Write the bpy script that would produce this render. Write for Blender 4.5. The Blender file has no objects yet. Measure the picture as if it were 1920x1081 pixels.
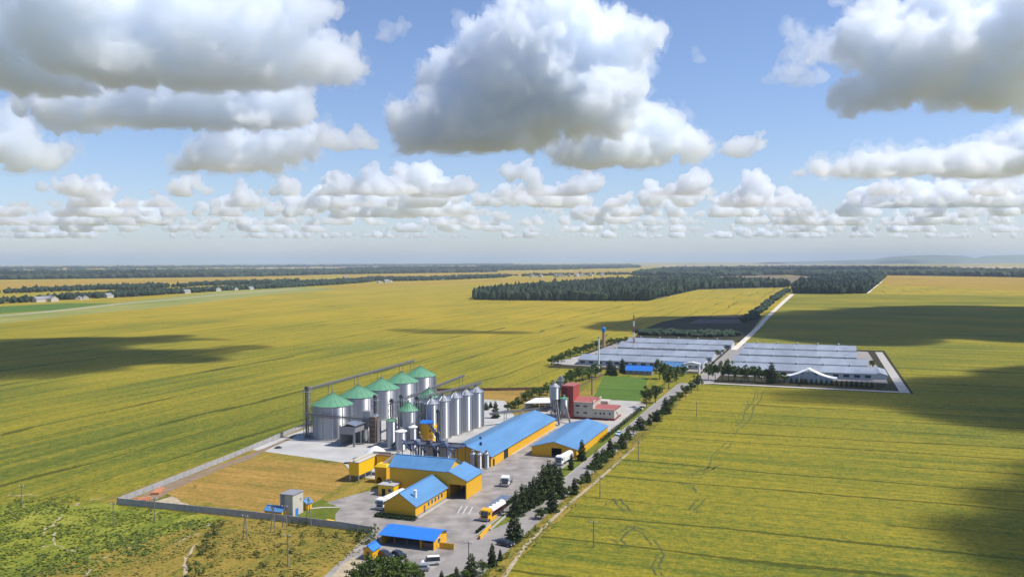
import bpy, bmesh, math, random
import numpy as np
from mathutils import Vector, Matrix, noise
R = math.radians
sc = bpy.context.scene
# ------------------------------------------------------------------ camera, sky, sun, exposure
F, W, HH, CH = 1600.0, 1920.0, 1081.0, 70.0
PITCH, ROLL = math.atan(50.5 / F), R(-0.21)
cam = bpy.data.cameras.new('camera'); co = bpy.data.objects.new('camera', cam); sc.collection.objects.link(co)
cam.sensor_width = 36; cam.lens = 36 * F / W; cam.clip_start = 1; cam.clip_end = 300000
CM = Matrix.Rotation(R(90) - PITCH, 4, 'X') @ Matrix.Rotation(ROLL, 4, 'Z')
CM.translation = Vector((0, 0, CH)); co.matrix_world = CM; sc.camera = co
C3 = CM.to_3x3()
SUN_EL, SUN_AZ = R(54), R(-5)          # azimuth counted from +x towards +y
SD = Vector((math.cos(SUN_EL) * math.cos(SUN_AZ), math.cos(SUN_EL) * math.sin(SUN_AZ), math.sin(SUN_EL)))
wd = bpy.data.worlds.new('World'); sc.world = wd; wd.use_nodes = True
bg = wd.node_tree.nodes['Background']; sky = wd.node_tree.nodes.new('ShaderNodeTexSky'); sky.sky_type = 'NISHITA'
sky.sun_disc = False; sky.sun_elevation = SUN_EL; sky.sun_rotation = math.pi / 2 - SUN_AZ
sky.air_density = 1.0; sky.dust_density = 0.4; sky.ozone_density = 3.0; sky.altitude = 100
tint = wd.node_tree.nodes.new('ShaderNodeVectorMath'); tint.operation = 'MULTIPLY'; tint.inputs[1].default_value = (.925, .94, 1.09)
wd.node_tree.links.new(sky.outputs[0], tint.inputs[0]); wd.node_tree.links.new(tint.outputs[0], bg.inputs[0])
bg.inputs[1].default_value = 0.10
sl = bpy.data.lights.new('sun', 'SUN'); sl.energy = 4.2; sl.angle = R(.53); sl.color = (1, .955, .90)
so = bpy.data.objects.new('sun', sl); sc.collection.objects.link(so); so.rotation_euler = SD.to_track_quat('Z', 'Y').to_euler()
sc.view_settings.view_transform = 'Standard'; sc.view_settings.look = 'None'; sc.view_settings.exposure = 0.45
cy = sc.cycles; cy.max_bounces = 36; cy.volume_bounces = 32; cy.diffuse_bounces = 3; cy.glossy_bounces = 3
cy.transparent_max_bounces = 32; cy.use_denoising = True; cy.caustics_reflective = False; cy.caustics_refractive = False
HAZE_DENSITY = 0.000055
# ------------------------------------------------------------------ helpers
SITE = R(20.1); CA, SA = math.cos(SITE), math.sin(SITE)
def ray(px, py):
    d = C3 @ Vector(((px - W / 2) / F, -(py - HH / 2) / F, -1)); return d / d.y
def G(px, py, z=0):                     # photo pixel -> point on the ground
    d = ray(px, py); t = (z - CH) / d.z; return Vector((d.x * t, d.y * t, z))
# the site was surveyed from a slightly different camera roll: survey axes (v across, u along the road) -> world
T3 = (Matrix.Rotation(R(90) - PITCH, 4, 'X') @ Matrix.Rotation(R(.24), 4, 'Z')).to_3x3()
def S(px, py, z=0):                     # photo pixel -> survey axes
    d = T3 @ Vector(((px - W / 2) / F, -(py - HH / 2) / F, -1)); t = (z - CH) / d.z; x, y = d.x * t, d.y * t; return (x * CA - y * SA, x * SA + y * CA)
def wv(v, u, z=0):
    p = Vector((v * CA + u * SA, -v * SA + u * CA, -CH)); q = T3.transposed() @ p
    if q.z > -90 or abs(v) > 600 or u > 1200: return Vector((p.x, p.y, z))
    d = C3 @ q; t = -CH / d.z; return Vector((d.x * t, d.y * t, z))
class MB:
    def __init__(s): s.v, s.f = [], []
    def poly(s, pts):
        n = len(s.v); s.v += [tuple(p) for p in pts]; s.f.append(list(range(n, n + len(pts)))); return s
    def box(s, x0, x1, y0, y1, z0, z1):
        n = len(s.v); s.v += [(x, y, z) for z in (z0, z1) for x, y in ((x0, y0), (x1, y0), (x1, y1), (x0, y1))]
        s.f += [[n + i for i in q] for q in ((3, 2, 1, 0), (4, 5, 6, 7), (0, 1, 5, 4), (1, 2, 6, 5), (2, 3, 7, 6), (3, 0, 4, 7))]; return s
    def prism(s, pts, d):               # planar polygon pushed along the vector d
        n, k = len(s.v), len(pts); d = Vector(d)
        s.v += [tuple(p) for p in pts] + [tuple(Vector(p) + d) for p in pts]
        s.f += [list(range(n + k - 1, n - 1, -1)), list(range(n + k, n + 2 * k))]
        s.f += [[n + i, n + (i + 1) % k, n + k + (i + 1) % k, n + k + i] for i in range(k)]; return s
    def lathe(s, prof, seg=24, c=(0, 0), close=True):
        n = len(s.v)
        for r, z in prof:
            for i in range(seg):
                a = 2 * math.pi * i / seg; s.v.append((c[0] + r * math.cos(a), c[1] + r * math.sin(a), z))
        for j in range(len(prof) - 1):
            for i in range(seg):
                a, b = n + j * seg + i, n + j * seg + (i + 1) % seg; s.f.append([a, b, b + seg, a + seg])
        if close:
            s.f.append([n + i for i in range(seg)][::-1]); m = n + (len(prof) - 1) * seg; s.f.append([m + i for i in range(seg)])
        return s
    def tube(s, p, q, r, r2=None, seg=6):
        p, q = Vector(p), Vector(q); d = (q - p).normalized(); a = d.orthogonal().normalized(); b = d.cross(a); n = len(s.v); r2 = r if r2 is None else r2
        for c, rr in ((p, r), (q, r2)):
            for i in range(seg):
                t = 2 * math.pi * i / seg; s.v.append(tuple(c + a * (rr * math.cos(t)) + b * (rr * math.sin(t))))
        s.f += [[n + i, n + (i + 1) % seg, n + seg + (i + 1) % seg, n + seg + i] for i in range(seg)]
        s.f += [[n + i for i in range(seg)][::-1], [n + seg + i for i in range(seg)]]; return s
    def bar(s, p, q, w, h):             # a rectangular beam between two points
        p, q = Vector(p), Vector(q); d = (q - p).normalized(); a = d.cross(Vector((0, 0, 1)))
        a = a.normalized() if a.length > 1e-4 else Vector((1, 0, 0)); b = a.cross(d)
        return s.prism([p + a * x * w / 2 + b * y * h / 2 for x, y in ((-1, -1), (1, -1), (1, 1), (-1, 1))], q - p)
    def build(s, name, mat, parent=None, smooth=False):
        me = bpy.data.meshes.new(name); me.from_pydata(s.v, [], s.f)
        bm = bmesh.new(); bm.from_mesh(me); bmesh.ops.recalc_face_normals(bm, faces=bm.faces); bm.to_mesh(me); bm.free()
        if smooth:
            for p in me.polygons: p.use_smooth = True
            try: me.set_sharp_from_angle(angle=R(50))
            except Exception: pass
        me.materials.append(mat); o = bpy.data.objects.new(name, me); sc.collection.objects.link(o); o.parent = parent; return o
def tag(o, label=None, cat=None, group=None, kind=None):
    for k, x in (('label', label), ('category', cat), ('group', group), ('kind', kind)):
        if x: o[k] = x
    return o
def thing(name, label, cat, v, u, z=0, rot=0.0, group=None):
    o = bpy.data.objects.new(name, None); sc.collection.objects.link(o); o.empty_display_size = .5
    o.location = wv(v, u, z); o.rotation_euler = (0, 0, -SITE + rot); return tag(o, label, cat, group)
def dup(root, loc, rotz, label=None, scale=None, group=None):
    r = root.copy(); sc.collection.objects.link(r); r.location = loc; r.rotation_euler = (0, 0, rotz)
    if scale: r.scale = scale
    if label: r['label'] = label
    if group: r['group'] = group
    for ch in list(root.children):
        c = ch.copy(); sc.collection.objects.link(c); c.parent = r
        for g in ch.children:
            d = g.copy(); sc.collection.objects.link(d); d.parent = c
    return r
ORD = 'first second third fourth fifth sixth seventh eighth ninth tenth eleventh twelfth thirteenth fourteenth fifteenth sixteenth seventeenth eighteenth nineteenth twentieth'.split()
# ------------------------------------------------------------------ materials
def mat(name, col, rough=.6, metal=0.0, var=.12, scale=.6, bump=0.0, spec=.5, coords='Object', streak=None):
    m = bpy.data.materials.new(name); m.use_nodes = True; nt = m.node_tree; b = nt.nodes['Principled BSDF']
    b.inputs['Roughness'].default_value = rough; b.inputs['Metallic'].default_value = metal; b.inputs['Specular IOR Level'].default_value = spec
    tc = nt.nodes.new('ShaderNodeTexCoord'); nz = nt.nodes.new('ShaderNodeTexNoise'); nz.inputs['Scale'].default_value = scale; nz.inputs['Detail'].default_value = 6
    src = tc.outputs[coords]
    if streak:
        mp = nt.nodes.new('ShaderNodeMapping'); mp.inputs['Scale'].default_value = streak; nt.links.new(src, mp.inputs[0]); src = mp.outputs[0]
    nt.links.new(src, nz.inputs['Vector'])
    mx = nt.nodes.new('ShaderNodeMix'); mx.data_type = 'RGBA'
    mx.inputs[6].default_value = tuple(c * (1 - var * 1.6) for c in col) + (1,); mx.inputs[7].default_value = tuple(min(1, c * (1 + var)) for c in col) + (1,)
    nt.links.new(nz.outputs['Fac'], mx.inputs[0]); nt.links.new(mx.outputs[2], b.inputs['Base Color'])
    if bump:
        bp = nt.nodes.new('ShaderNodeBump'); bp.inputs['Strength'].default_value = bump; bp.inputs['Distance'].default_value = .2
        nt.links.new(nz.outputs['Fac'], bp.inputs['Height']); nt.links.new(bp.outputs[0], b.inputs['Normal'])
    return m
def leafmat(name, c1, c2, trans=.15):
    m = bpy.data.materials.new(name); m.use_nodes = True; nt = m.node_tree; b = nt.nodes['Principled BSDF']; b.inputs['Roughness'].default_value = .75; b.inputs['Specular IOR Level'].default_value = .2
    gm = nt.nodes.new('ShaderNodeNewGeometry'); oi = nt.nodes.new('ShaderNodeObjectInfo')
    ad = nt.nodes.new('ShaderNodeMath'); ad.operation = 'MULTIPLY_ADD'; ad.inputs[1].default_value = .6; nt.links.new(gm.outputs['Random Per Island'], ad.inputs[0])
    ml = nt.nodes.new('ShaderNodeMath'); ml.operation = 'MULTIPLY'; ml.inputs[1].default_value = .4; nt.links.new(oi.outputs['Random'], ml.inputs[0]); nt.links.new(ml.outputs[0], ad.inputs[2])
    mx = nt.nodes.new('ShaderNodeMix'); mx.data_type = 'RGBA'; mx.inputs[6].default_value = c1 + (1,); mx.inputs[7].default_value = c2 + (1,)
    nt.links.new(ad.outputs[0], mx.inputs[0]); nt.links.new(mx.outputs[2], b.inputs['Base Color']); return m
def ramp(nt, src, stops):
    r = nt.nodes.new('ShaderNodeValToRGB'); e = r.color_ramp.elements
    while len(e) < len(stops): e.new(.5)
    for x, (p, c) in zip(e, stops): x.position = p; x.color = tuple(c) + (1,)
    nt.links.new(src, r.inputs[0]); return r.outputs[0]
def mixc(nt, a, b, fac, op='MIX'):
    m = nt.nodes.new('ShaderNodeMix'); m.data_type = 'RGBA'; m.blend_type = op
    for i, x in ((0, fac), (6, a), (7, b)):
        if isinstance(x, (int, float)): m.inputs[i].default_value = x
        elif isinstance(x, tuple): m.inputs[i].default_value = x + (1,)
        else: nt.links.new(x, m.inputs[i])
    return m.outputs[2]
def fieldmat(name, gold, mid, green, streak_u=True, tram=24.0, green_bias=.5, patch=1.0, near=None, fine=1.0):
    """crop seen from the air: drill rows, tramlines, thin and lush patches, in the site's axes"""
    m = bpy.data.materials.new(name); m.use_nodes = True; nt = m.node_tree; b = nt.nodes['Principled BSDF']; b.inputs['Roughness'].default_value = .9; b.inputs['Specular IOR Level'].default_value = .1
    ge = nt.nodes.new('ShaderNodeNewGeometry'); ro = nt.nodes.new('ShaderNodeVectorRotate'); ro.rotation_type = 'Z_AXIS'; ro.inputs['Angle'].default_value = SITE + (0 if streak_u else R(90))
    nt.links.new(ge.outputs['Position'], ro.inputs['Vector'])
    def nz(sx, sy, scale, detail=5, rough=.6):
        mp = nt.nodes.new('ShaderNodeMapping'); mp.inputs['Scale'].default_value = (sx, sy, 1); nt.links.new(ro.outputs[0], mp.inputs[0])
        n = nt.nodes.new('ShaderNodeTexNoise'); n.inputs['Scale'].default_value = scale; n.inputs['Detail'].default_value = detail; n.inputs['Roughness'].default_value = rough; nt.links.new(mp.outputs[0], n.inputs[0]); return n.outputs['Fac']
    big = nz(1, .45, .012 * patch); st = nz(1, .03, .2, 6, .65); fi = nz(1, .5, .55 * fine, 5, .7); ff = nz(1, .8, 1.1 * fine, 4, .8)
    def mth(op, a, b_=None, c=None):
        n = nt.nodes.new('ShaderNodeMath'); n.operation = op
        for i, x in enumerate((a, b_, c)):
            if x is None: continue
            if isinstance(x, (int, float)): n.inputs[i].default_value = x
            else: nt.links.new(x, n.inputs[i])
        return n.outputs[0]
    t = mth('MULTIPLY_ADD', big, .75, mth('MULTIPLY', st, .85)); t = mth('MULTIPLY_ADD', fi, .85, t); t = mth('MULTIPLY_ADD', ff, 1.0, t); t = mth('ADD', t, -1.22 + green_bias - .5)
    sx = nt.nodes.new('ShaderNodeSeparateXYZ'); nt.links.new(ro.outputs[0], sx.inputs[0])
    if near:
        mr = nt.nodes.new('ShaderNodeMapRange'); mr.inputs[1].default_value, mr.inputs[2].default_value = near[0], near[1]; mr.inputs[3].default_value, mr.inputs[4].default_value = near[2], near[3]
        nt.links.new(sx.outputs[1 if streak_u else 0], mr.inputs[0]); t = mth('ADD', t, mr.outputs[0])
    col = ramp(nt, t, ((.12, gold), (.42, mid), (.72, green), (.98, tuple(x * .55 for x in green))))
    # tramlines, broken up
    wob = nz(1, .12, .022, 3); x = mth('ADD', mth('MULTIPLY', sx.outputs[0], 1 / tram), mth('MULTIPLY', wob, 1.6)); fr = mth('FRACT', x)
    ln = mth('LESS_THAN', mth('ABSOLUTE', mth('SUBTRACT', fr, .5)), mth('MULTIPLY', fi, 1.5 / tram))
    ln = mth('MULTIPLY', ln, mth('GREATER_THAN', nz(1, .12, .05, 3), .44))
    col = mixc(nt, col, tuple(x * .42 for x in green), mth('MULTIPLY', ln, .75))
    nt.links.new(col, b.inputs['Base Color'])
    bp = nt.nodes.new('ShaderNodeBump'); bp.inputs['Strength'].default_value = .7; bp.inputs['Distance'].default_value = .5; nt.links.new(mth('ADD', fi, ff), bp.inputs['Height']); nt.links.new(bp.outputs[0], b.inputs['Normal'])
    return m
GOLD, MID, GREEN = (.40, .275, .022), (.275, .225, .020), (.108, .132, .017)
M = dict(
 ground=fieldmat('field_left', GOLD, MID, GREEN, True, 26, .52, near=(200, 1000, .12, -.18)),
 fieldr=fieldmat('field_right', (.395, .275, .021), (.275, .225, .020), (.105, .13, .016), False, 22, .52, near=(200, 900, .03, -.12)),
 farfield=fieldmat('far_field', (.40, .245, .03), (.33, .21, .025), (.20, .16, .02), True, 60, .42, .3, fine=.3),
 vergegrass=fieldmat('verge_grass', (.42, .33, .15), (.27, .26, .07), (.16, .19, .04), True, 900, .5, 1),
 strawfield=fieldmat('straw_field', (.42, .30, .14), (.38, .27, .12), (.28, .21, .08), True, 90, .45, .2, fine=.2),
 drygrass=fieldmat('dry_grass', (.46, .29, .08), (.35, .21, .05), (.20, .15, .03), False, 900, .50, 5),
 scrub=fieldmat('scrub', (.36, .24, .05), (.26, .19, .035), (.09, .11, .016), True, 400, .47, 6),
 weedground=fieldmat('weed_ground', (.42, .36, .10), (.235, .245, .025), (.10, .135, .018), True, 400, .50, 6),
 lawn=fieldmat('lawn', (.20, .20, .03), (.14, .16, .022), (.09, .12, .015), True, 400, .48, 4),
 greenfield=fieldmat('green_field', (.13, .19, .03), (.095, .16, .025), (.06, .12, .02), False, 30, .5, 2),
 darkfield=fieldmat('dark_field', (.075, .052, .032), (.05, .04, .022), (.03, .034, .013), True, 40, .55, 2),
 track=mat('dark_green_track', (.075, .09, .015), .95, var=.4, scale=.5),  # dark green of the wheel tracks themselves
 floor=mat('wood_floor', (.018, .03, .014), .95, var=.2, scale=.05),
 soil=mat('soil', (.075, .05, .045), .95, var=.3, scale=.08, coords='Generated'),
 sand=mat('bare_sand', (.42, .34, .22), .95, var=.35, scale=.5, bump=.3),
 asphalt=mat('yard_asphalt', (.30, .27, .24), .85, var=.5, scale=.22, bump=.1),
 road=mat('road_asphalt', (.27, .245, .22), .85, var=.22, scale=.2),
 concrete=mat('concrete', (.40, .375, .335), .8, var=.22, scale=.12),
 pad=mat('pad_concrete', (.44, .43, .40), .8, var=.28, scale=.09),
 dirt=mat('dirt_road', (.62, .55, .45), .95, var=.15, scale=.05),
 fence=mat('fence_concrete', (.36, .35, .34), .8, var=.25, scale=.7),
 yellow=mat('yellow_cladding', (.72, .385, .012), .5, var=.07, scale=.5, streak=(1, 1, .15)),
 bright=mat('bright_yellow', (.82, .50, .01), .45, var=.06, scale=.5, streak=(1, 1, .15)),
 blue=mat('blue_roof', (.10, .245, .44), .4, var=.2, scale=.35, streak=(1, .15, 1)),
 deep=mat('deep_blue_roof', (.03, .19, .62), .4, var=.08, scale=.4),
 steel=mat('galvanised_steel', (.60, .61, .63), .36, .85, var=.16, scale=.35, streak=(1, 1, .12)),
 silosteel=mat('corrugated_silo_steel', (.57, .58, .60), .55, 1.0, var=.10, scale=.3, streak=(1, 1, .1)),
 girder=mat('gantry_steel', (.20, .20, .21), .6, .4, var=.2, scale=.8),
 dull=mat('dull_steel', (.40, .41, .43), .5, .6, var=.2, scale=.8),
 green=mat('green_roof', (.12, .30, .17), .5, var=.22, scale=.5),
 grey=mat('grey_sheet', (.25, .25, .26), .6, var=.15, scale=.5),
 darkmetal=mat('dark_metal', (.10, .105, .115), .6, .3, var=.2, scale=1),
 navy=mat('navy_frame', (.03, .055, .14), .55, var=.15),
 brown=mat('brown_cladding', (.17, .10, .065), .7, var=.2, scale=.8),
 white=mat('white_paint', (.78, .77, .74), .5, var=.06),
 cream=mat('cream_render', (.50, .46, .375), .8, var=.08, scale=.4),
 red=mat('red_roof', (.36, .105, .09), .6, var=.15, scale=.5),
 redwall=mat('red_wall', (.33, .055, .040), .6, var=.12, scale=.5),
 maroon=mat('maroon_plinth', (.20, .018, .022), .6, var=.15),
 shed=mat('shed_roof', (.30, .335, .38), .5, .15, var=.3, scale=.12, streak=(1, .25, 1)),
 shedwall=mat('shed_wall', (.42, .45, .47), .7, var=.15, scale=.2),
 black=mat('dark_opening', (.012, .012, .014), .9, var=.1),
 glass=mat('window_glass', (.03, .04, .05), .1, spec=.8, var=.1),
 rubber=mat('rubber', (.018, .018, .018), .85),
 wood=mat('pole_wood', (.20, .18, .15), .9, var=.2, scale=2),
 bark=mat('bark', (.10, .07, .045), .9, var=.3, scale=2),
 marking=mat('road_paint', (.48, .46, .42), .7, var=.15, scale=2),
 hedge=leafmat('hedge_leaves', (.012, .03, .008), (.035, .065, .014)),
 fir=leafmat('fir_needles', (.018, .034, .011), (.075, .105, .028)),
 leaf=leafmat('tree_leaves', (.03, .058, .012), (.105, .15, .025)),
 weed=leafmat('weed_leaves', (.08, .12, .017), (.22, .235, .028)),
 dryweed=leafmat('dry_weed_leaves', (.16, .15, .025), (.36, .26, .06)),
 forest=leafmat('forest_crowns', (.008, .020, .012), (.036, .058, .024)),
 hill=mat('hill_slope', (.10, .14, .10), .95, var=.3, scale=.002),
)
_b = M['silosteel'].node_tree.nodes['Principled BSDF']; _b.inputs['Anisotropic'].default_value = .95; _b.inputs['Anisotropic Rotation'].default_value = .25
_t = M['silosteel'].node_tree.nodes.new('ShaderNodeTangent'); _t.direction_type = 'RADIAL'; _t.axis = 'Z'; M['silosteel'].node_tree.links.new(_t.outputs[0], _b.inputs['Tangent'])
# ------------------------------------------------------------------ ground sheets
def sheet(name, pts, m, z, label=None, kind='structure'):
    o = MB().poly([(p[0], p[1], z) for p in pts]).build(name, m); return tag(o, label, kind=kind)
def ragged(P, amp, seed=1):              # grass and earth end in uneven edges
    rnd = random.Random(seed); out = []
    for a, b in zip(P, P[1:] + P[:1]):
        n = max(1, int((b - a).length / 3)); m_ = Vector((-(b - a).y, (b - a).x, 0)).normalized()
        for i in range(n): out.append(a.lerp(b, i / n) + m_ * (amp * (noise.noise(Vector((a.x + i * .55, a.y, seed))) + rnd.uniform(-.35, .35))))
    return out
def spoly(*q): return [wv(*p) for p in q]
def gpoly(*q): return [G(*p) for p in q]
def strip(name, pts, w, m, z):          # a ribbon of ground along a polyline
    mb = MB(); P = [Vector((p[0], p[1], 0)) for p in pts]
    L = []
    for i, p in enumerate(P):
        d = (P[min(i + 1, len(P) - 1)] - P[max(i - 1, 0)]).normalized(); n = Vector((-d.y, d.x, 0)); ww = w[i] if isinstance(w, (list, tuple)) else w
        L.append((p + n * ww / 2, p - n * ww / 2))
    for (a, b), (c, d) in zip(L, L[1:]): mb.poly([(q.x, q.y, z) for q in (a, b, d, c)])
    return tag(mb.build(name, m), kind='structure')
sheet('ground', [(-90000, -3000), (90000, -3000), (90000, 90000), (-90000, 90000)], M['ground'], 0)
sheet('field', spoly((-68, 60), (1500, 60), (1500, 1900), (-62, 1900), (-66, 760), (-66, 500)), M['fieldr'], .012)
sheet('field', gpoly((0, 544.5), (0, 527), (480, 519.5), (640, 516), (600, 520), (520, 523), (250, 540)) , M['farfield'], .02)
sheet('field', gpoly((640, 521), (820, 517), (1180, 511), (1190, 506), (820, 512), (640, 515)), M['farfield'], .02)
sheet('field', gpoly((-60, 500.5), (-60, 499), (300, 499), (300, 500.5)), M['strawfield'], .02)
sheet('field', gpoly((480, 503.5), (740, 503), (740, 500), (480, 500.5)), M['strawfield'], .02)
sheet('field', gpoly((1080, 500), (1480, 497.5), (1700, 495.5), (1700, 493.5), (1480, 494.5), (1080, 498)), M['strawfield'], .02)
sheet('field', gpoly((1800, 502), (1940, 507), (1940, 500), (1780, 497)), M['strawfield'], .02)
sheet('field', gpoly((1700, 506), (1920, 511), (1920, 509), (1700, 504.5)), M['strawfield'], .02)
sheet('field', gpoly((820, 533), (1140, 521.5), (1170, 518), (960, 523), (660, 534), (600, 540)), M['farfield'], .015)
sheet('field', gpoly((1280, 519), (1480, 531), (1560, 519), (1330, 512)), mat('fallow', (.16, .12, .05), .95, var=.3, scale=.01, coords='Object'), .025)
sheet('field', gpoly((1650, 533), (1935, 545), (1935, 515), (1660, 513)), M['farfield'], .025)
sheet('field', gpoly((-60, 592), (0, 588), (100, 581), (215, 568), (130, 568), (0, 574), (-60, 578)), M['greenfield'], .02)
sheet('verge', gpoly((0, 606), (120, 593), (300, 576), (500, 553), (640, 542), (560, 537), (420, 545), (215, 568), (100, 581), (0, 589), (-80, 600), (-80, 612)), M['vergegrass'], .03)
strip('country_road', gpoly((-60, 600), (0, 592), (80, 585), (150, 578), (220, 570), (300, 563), (420, 552), (560, 541)), 9, M['concrete'], .05)
sheet('field', gpoly((1185, 640), (1200, 620), (1240, 603), (1300, 592), (1402, 589), (1430, 592), (1392, 642)), M['darkfield'], .03)
sheet('field', gpoly((1292, 606), (1310, 598), (1402, 598), (1396, 606)), M['soil'], .045)
strip('dirt_road', gpoly((1376, 655), (1390, 643), (1404, 630), (1425, 610), (1432, 601), (1441, 592), (1455, 579), (1470, 565), (1486, 551)), [5, 5, 5, 5, 5.5, 5.5, 6, 7, 8], M['dirt'], .04)
strip('dirt_road', gpoly((1626, 549), (1634, 541), (1648, 531), (1658, 519)), 9, M['dirt'], .04)
# the two low-lying farm complexes
sheet('yard', spoly((-172, 536), (-62, 545), (-62, 752), (-172, 752)), M['darkfield'], .02)
sheet('yard', spoly((-168, 556), (-73, 552), (-73, 745), (-168, 745)), M['road'], .028)
sheet('yard', spoly((-64, 497), (46, 503), (46, 742), (-64, 742)), M['darkfield'], .02)
sheet('yard', spoly((-58, 541), (36, 541), (33, 728), (-58, 728)), M['road'], .028)
sheet('path', spoly((-178, 560), (-158, 560), (-150, 650), (-165, 650)), M['concrete'], .034)
sheet('road', spoly((-72, 492), (-60, 500), (-58, 745), (-70.5, 745)), M['road'], .036)
strip('path', spoly((-66, 503), (-20, 504), (41, 506.5)), 4.5, M['concrete'], .04)
strip('path', spoly((42, 504), (41.5, 620), (41, 728)), 5, M['concrete'], .044)
# the grain site itself
sheet('yard', spoly((-197, 190), (-84, 190), (-80, 470), (-214, 420)), M['scrub'], .015)
sheet('lawn', spoly((-137.5, 193), (-121, 195.5), (-125.5, 203), (-127.5, 209), (-134.5, 213), (-138, 215), (-139, 204)), M['lawn'], .019)
sheet('dry_grass', ragged(gpoly((300, 922), (345, 936), (490, 958), (540, 962), (585, 945), (622, 918), (660, 893), (642, 869), (475, 860), (400, 880)), 1.6), M['drygrass'], .022)
sheet('dry_grass', ragged(gpoly((900, 729), (992, 729), (985, 745), (962, 764), (915, 782), (890, 770)), 1.5, 2), M['drygrass'], .022)
sheet('silo_pad', spoly((-199, 262), (-156, 256.5), (-142, 241), (-126, 241), (-126, 352), (-150, 400), (-206, 402), (-203, 312)), M['pad'], .026)
sheet('path', gpoly((255, 934), (300, 912), (420, 868), (500, 838), (560, 812), (548, 822), (510, 838), (470, 860), (420, 876), (330, 915), (290, 938)), mat('trodden_earth', (.24, .17, .10), .95, var=.35, scale=.3), .03)
sheet('yard', spoly((-134.5, 212), (-131.5, 222), (-126, 236), (-128, 262), (-128, 346), (-112, 362), (-104, 385), (-82.5, 385), (-82.5, 150), (-87, 100), (-101, 100), (-103, 160), (-106, 176), (-110, 196), (-122, 196.5), (-126, 203), (-128, 209)), M['asphalt'], .034)
sheet('yard', spoly((-126, 346), (-100, 342), (-81.5, 342), (-80.5, 414), (-96, 414), (-110, 404), (-126, 380)), M['concrete'], .042)
strip('path', spoly((-136, 205), (-133, 207.5), (-128.5, 209.5)), 1.0, M['concrete'], .03)
sheet('verge', spoly((-82.5, 199), (-78, 199), (-78, 500), (-79.5, 414), (-82.5, 385)), M['lawn'], .038)
sheet('verge', ragged(spoly((-71.2, 150), (-66.5, 150), (-66.5, 505), (-71.2, 500)), .5, 6), M['scrub'], .03)
sheet('road', spoly((-82.6, 130), (-70.5, 130), (-71.2, 196), (-71.2, 497), (-78, 497), (-78, 216), (-82.6, 198)), M['road'], .046)
sheet('lawn', spoly((-108.7, 414.6), (-86.2, 423.5), (-99, 512), (-126.9, 512)), M['greenfield'], .03)
sheet('path', gpoly((1118, 748), (1135, 749), (1200, 752), (1208, 757), (1150, 758)), M['concrete'], .05)
sheet('scrub_ground', spoly((-150, 60), (-84, 60), (-96, 168), (-105, 176), (-110, 191.5), (-152, 192.2), (-158, 170), (-165, 140)), M['scrub'], .018)
sheet('weed_ground', ragged(spoly((-330, 60), (-150, 60), (-165, 140), (-158, 170), (-152, 190), (-190, 187.5), (-212, 182), (-240, 165), (-330, 150)), 4.5, 3), M['weedground'], .012)
sheet('bare_ground', ragged(gpoly((618, 1081), (640, 1056), (662, 1044), (684, 1046), (676, 1062), (655, 1081)), .8, 4), M['sand'], .05)
sheet('bare_ground', ragged(gpoly((282, 941), (320, 930), (352, 945), (345, 951), (300, 950)), 1.2, 5), M['sand'], .03)
def bare(pts, w, seed):                 # worn, ragged earth line through the weeds
    rnd = random.Random(seed); P = []
    for (a, b), (c, d) in zip(pts, pts[1:]):
        for i in range(5): t = i / 5; P.append((a + (c - a) * t + rnd.uniform(-4, 4), b + (d - b) * t + rnd.uniform(-1.5, 1.5)))
    Q = gpoly(*P); k = 0
    while k < len(Q) - 1:
        n = rnd.randint(2, 4)
        if rnd.random() < .72: strip('bare_earth', Q[k:k + n + 1], [rnd.uniform(.15, 1) * w * (.4 if j in (0, n) else 1) for j in range(len(Q[k:k + n + 1]))], M['sand'], .04 + seed * .002)
        k += n
for i, (pts, w) in enumerate((([(10, 928), (40, 928), (75, 925)], 1.0), ([(140, 945), (165, 938), (200, 930)], 1.2), ([(75, 1015), (85, 990), (105, 980), (125, 952), (150, 942)], .9), ([(10, 1024), (60, 1026), (100, 1022)], 1.2),
                              ([(160, 1081), (178, 1055), (195, 1045), (215, 1030)], 1.0), ([(178, 1055), (160, 1035), (120, 1030), (100, 1015), (105, 990)], .8), ([(230, 1024), (270, 1026)], .9), ([(345, 1081), (352, 1045), (382, 998), (400, 972)], 1.3), ([(300, 1032), (340, 1012), (380, 996)], 1.0))):
    bare(pts, w, i)
def track(pts, seed):                    # wheel tracks pressed into the standing crop
    rnd = random.Random(seed)
    for off in (0, 1):
        P = []
        for (a, b), (c, d) in zip(pts, pts[1:]):
            for j in range(6): t = j / 6; P.append((a + (c - a) * t + rnd.uniform(-2, 2) + off * 13, b + (d - b) * t + rnd.uniform(-1, 1)))
        Q = gpoly(*P)
        for j in range(0, len(Q) - 2, 3):
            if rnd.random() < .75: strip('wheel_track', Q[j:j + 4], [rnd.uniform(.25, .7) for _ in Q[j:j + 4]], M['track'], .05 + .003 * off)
track([(1408, 738), (1400, 760), (1392, 790), (1370, 805), (1360, 830), (1335, 855), (1330, 875), (1305, 888), (1280, 893)], 1)
track([(1180, 884), (1230, 886), (1275, 890), (1320, 880), (1342, 868)], 4)
track([(1128, 950), (1150, 935), (1170, 960), (1178, 985), (1150, 1010), (1168, 1030)], 5)
track([(1420, 730), (1412, 752), (1396, 770)], 6)
track([(1268, 905), (1300, 912), (1310, 935), (1290, 955), (1310, 962)], 2)
track([(1180, 985), (1205, 1000), (1222, 1022), (1232, 1040), (1222, 1062), (1230, 1081)], 3)
strip('bare_earth', gpoly((945, 1081), (985, 1022), (1060, 950), (1130, 892), (1190, 838)), 1.0, M['sand'], .07)
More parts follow.
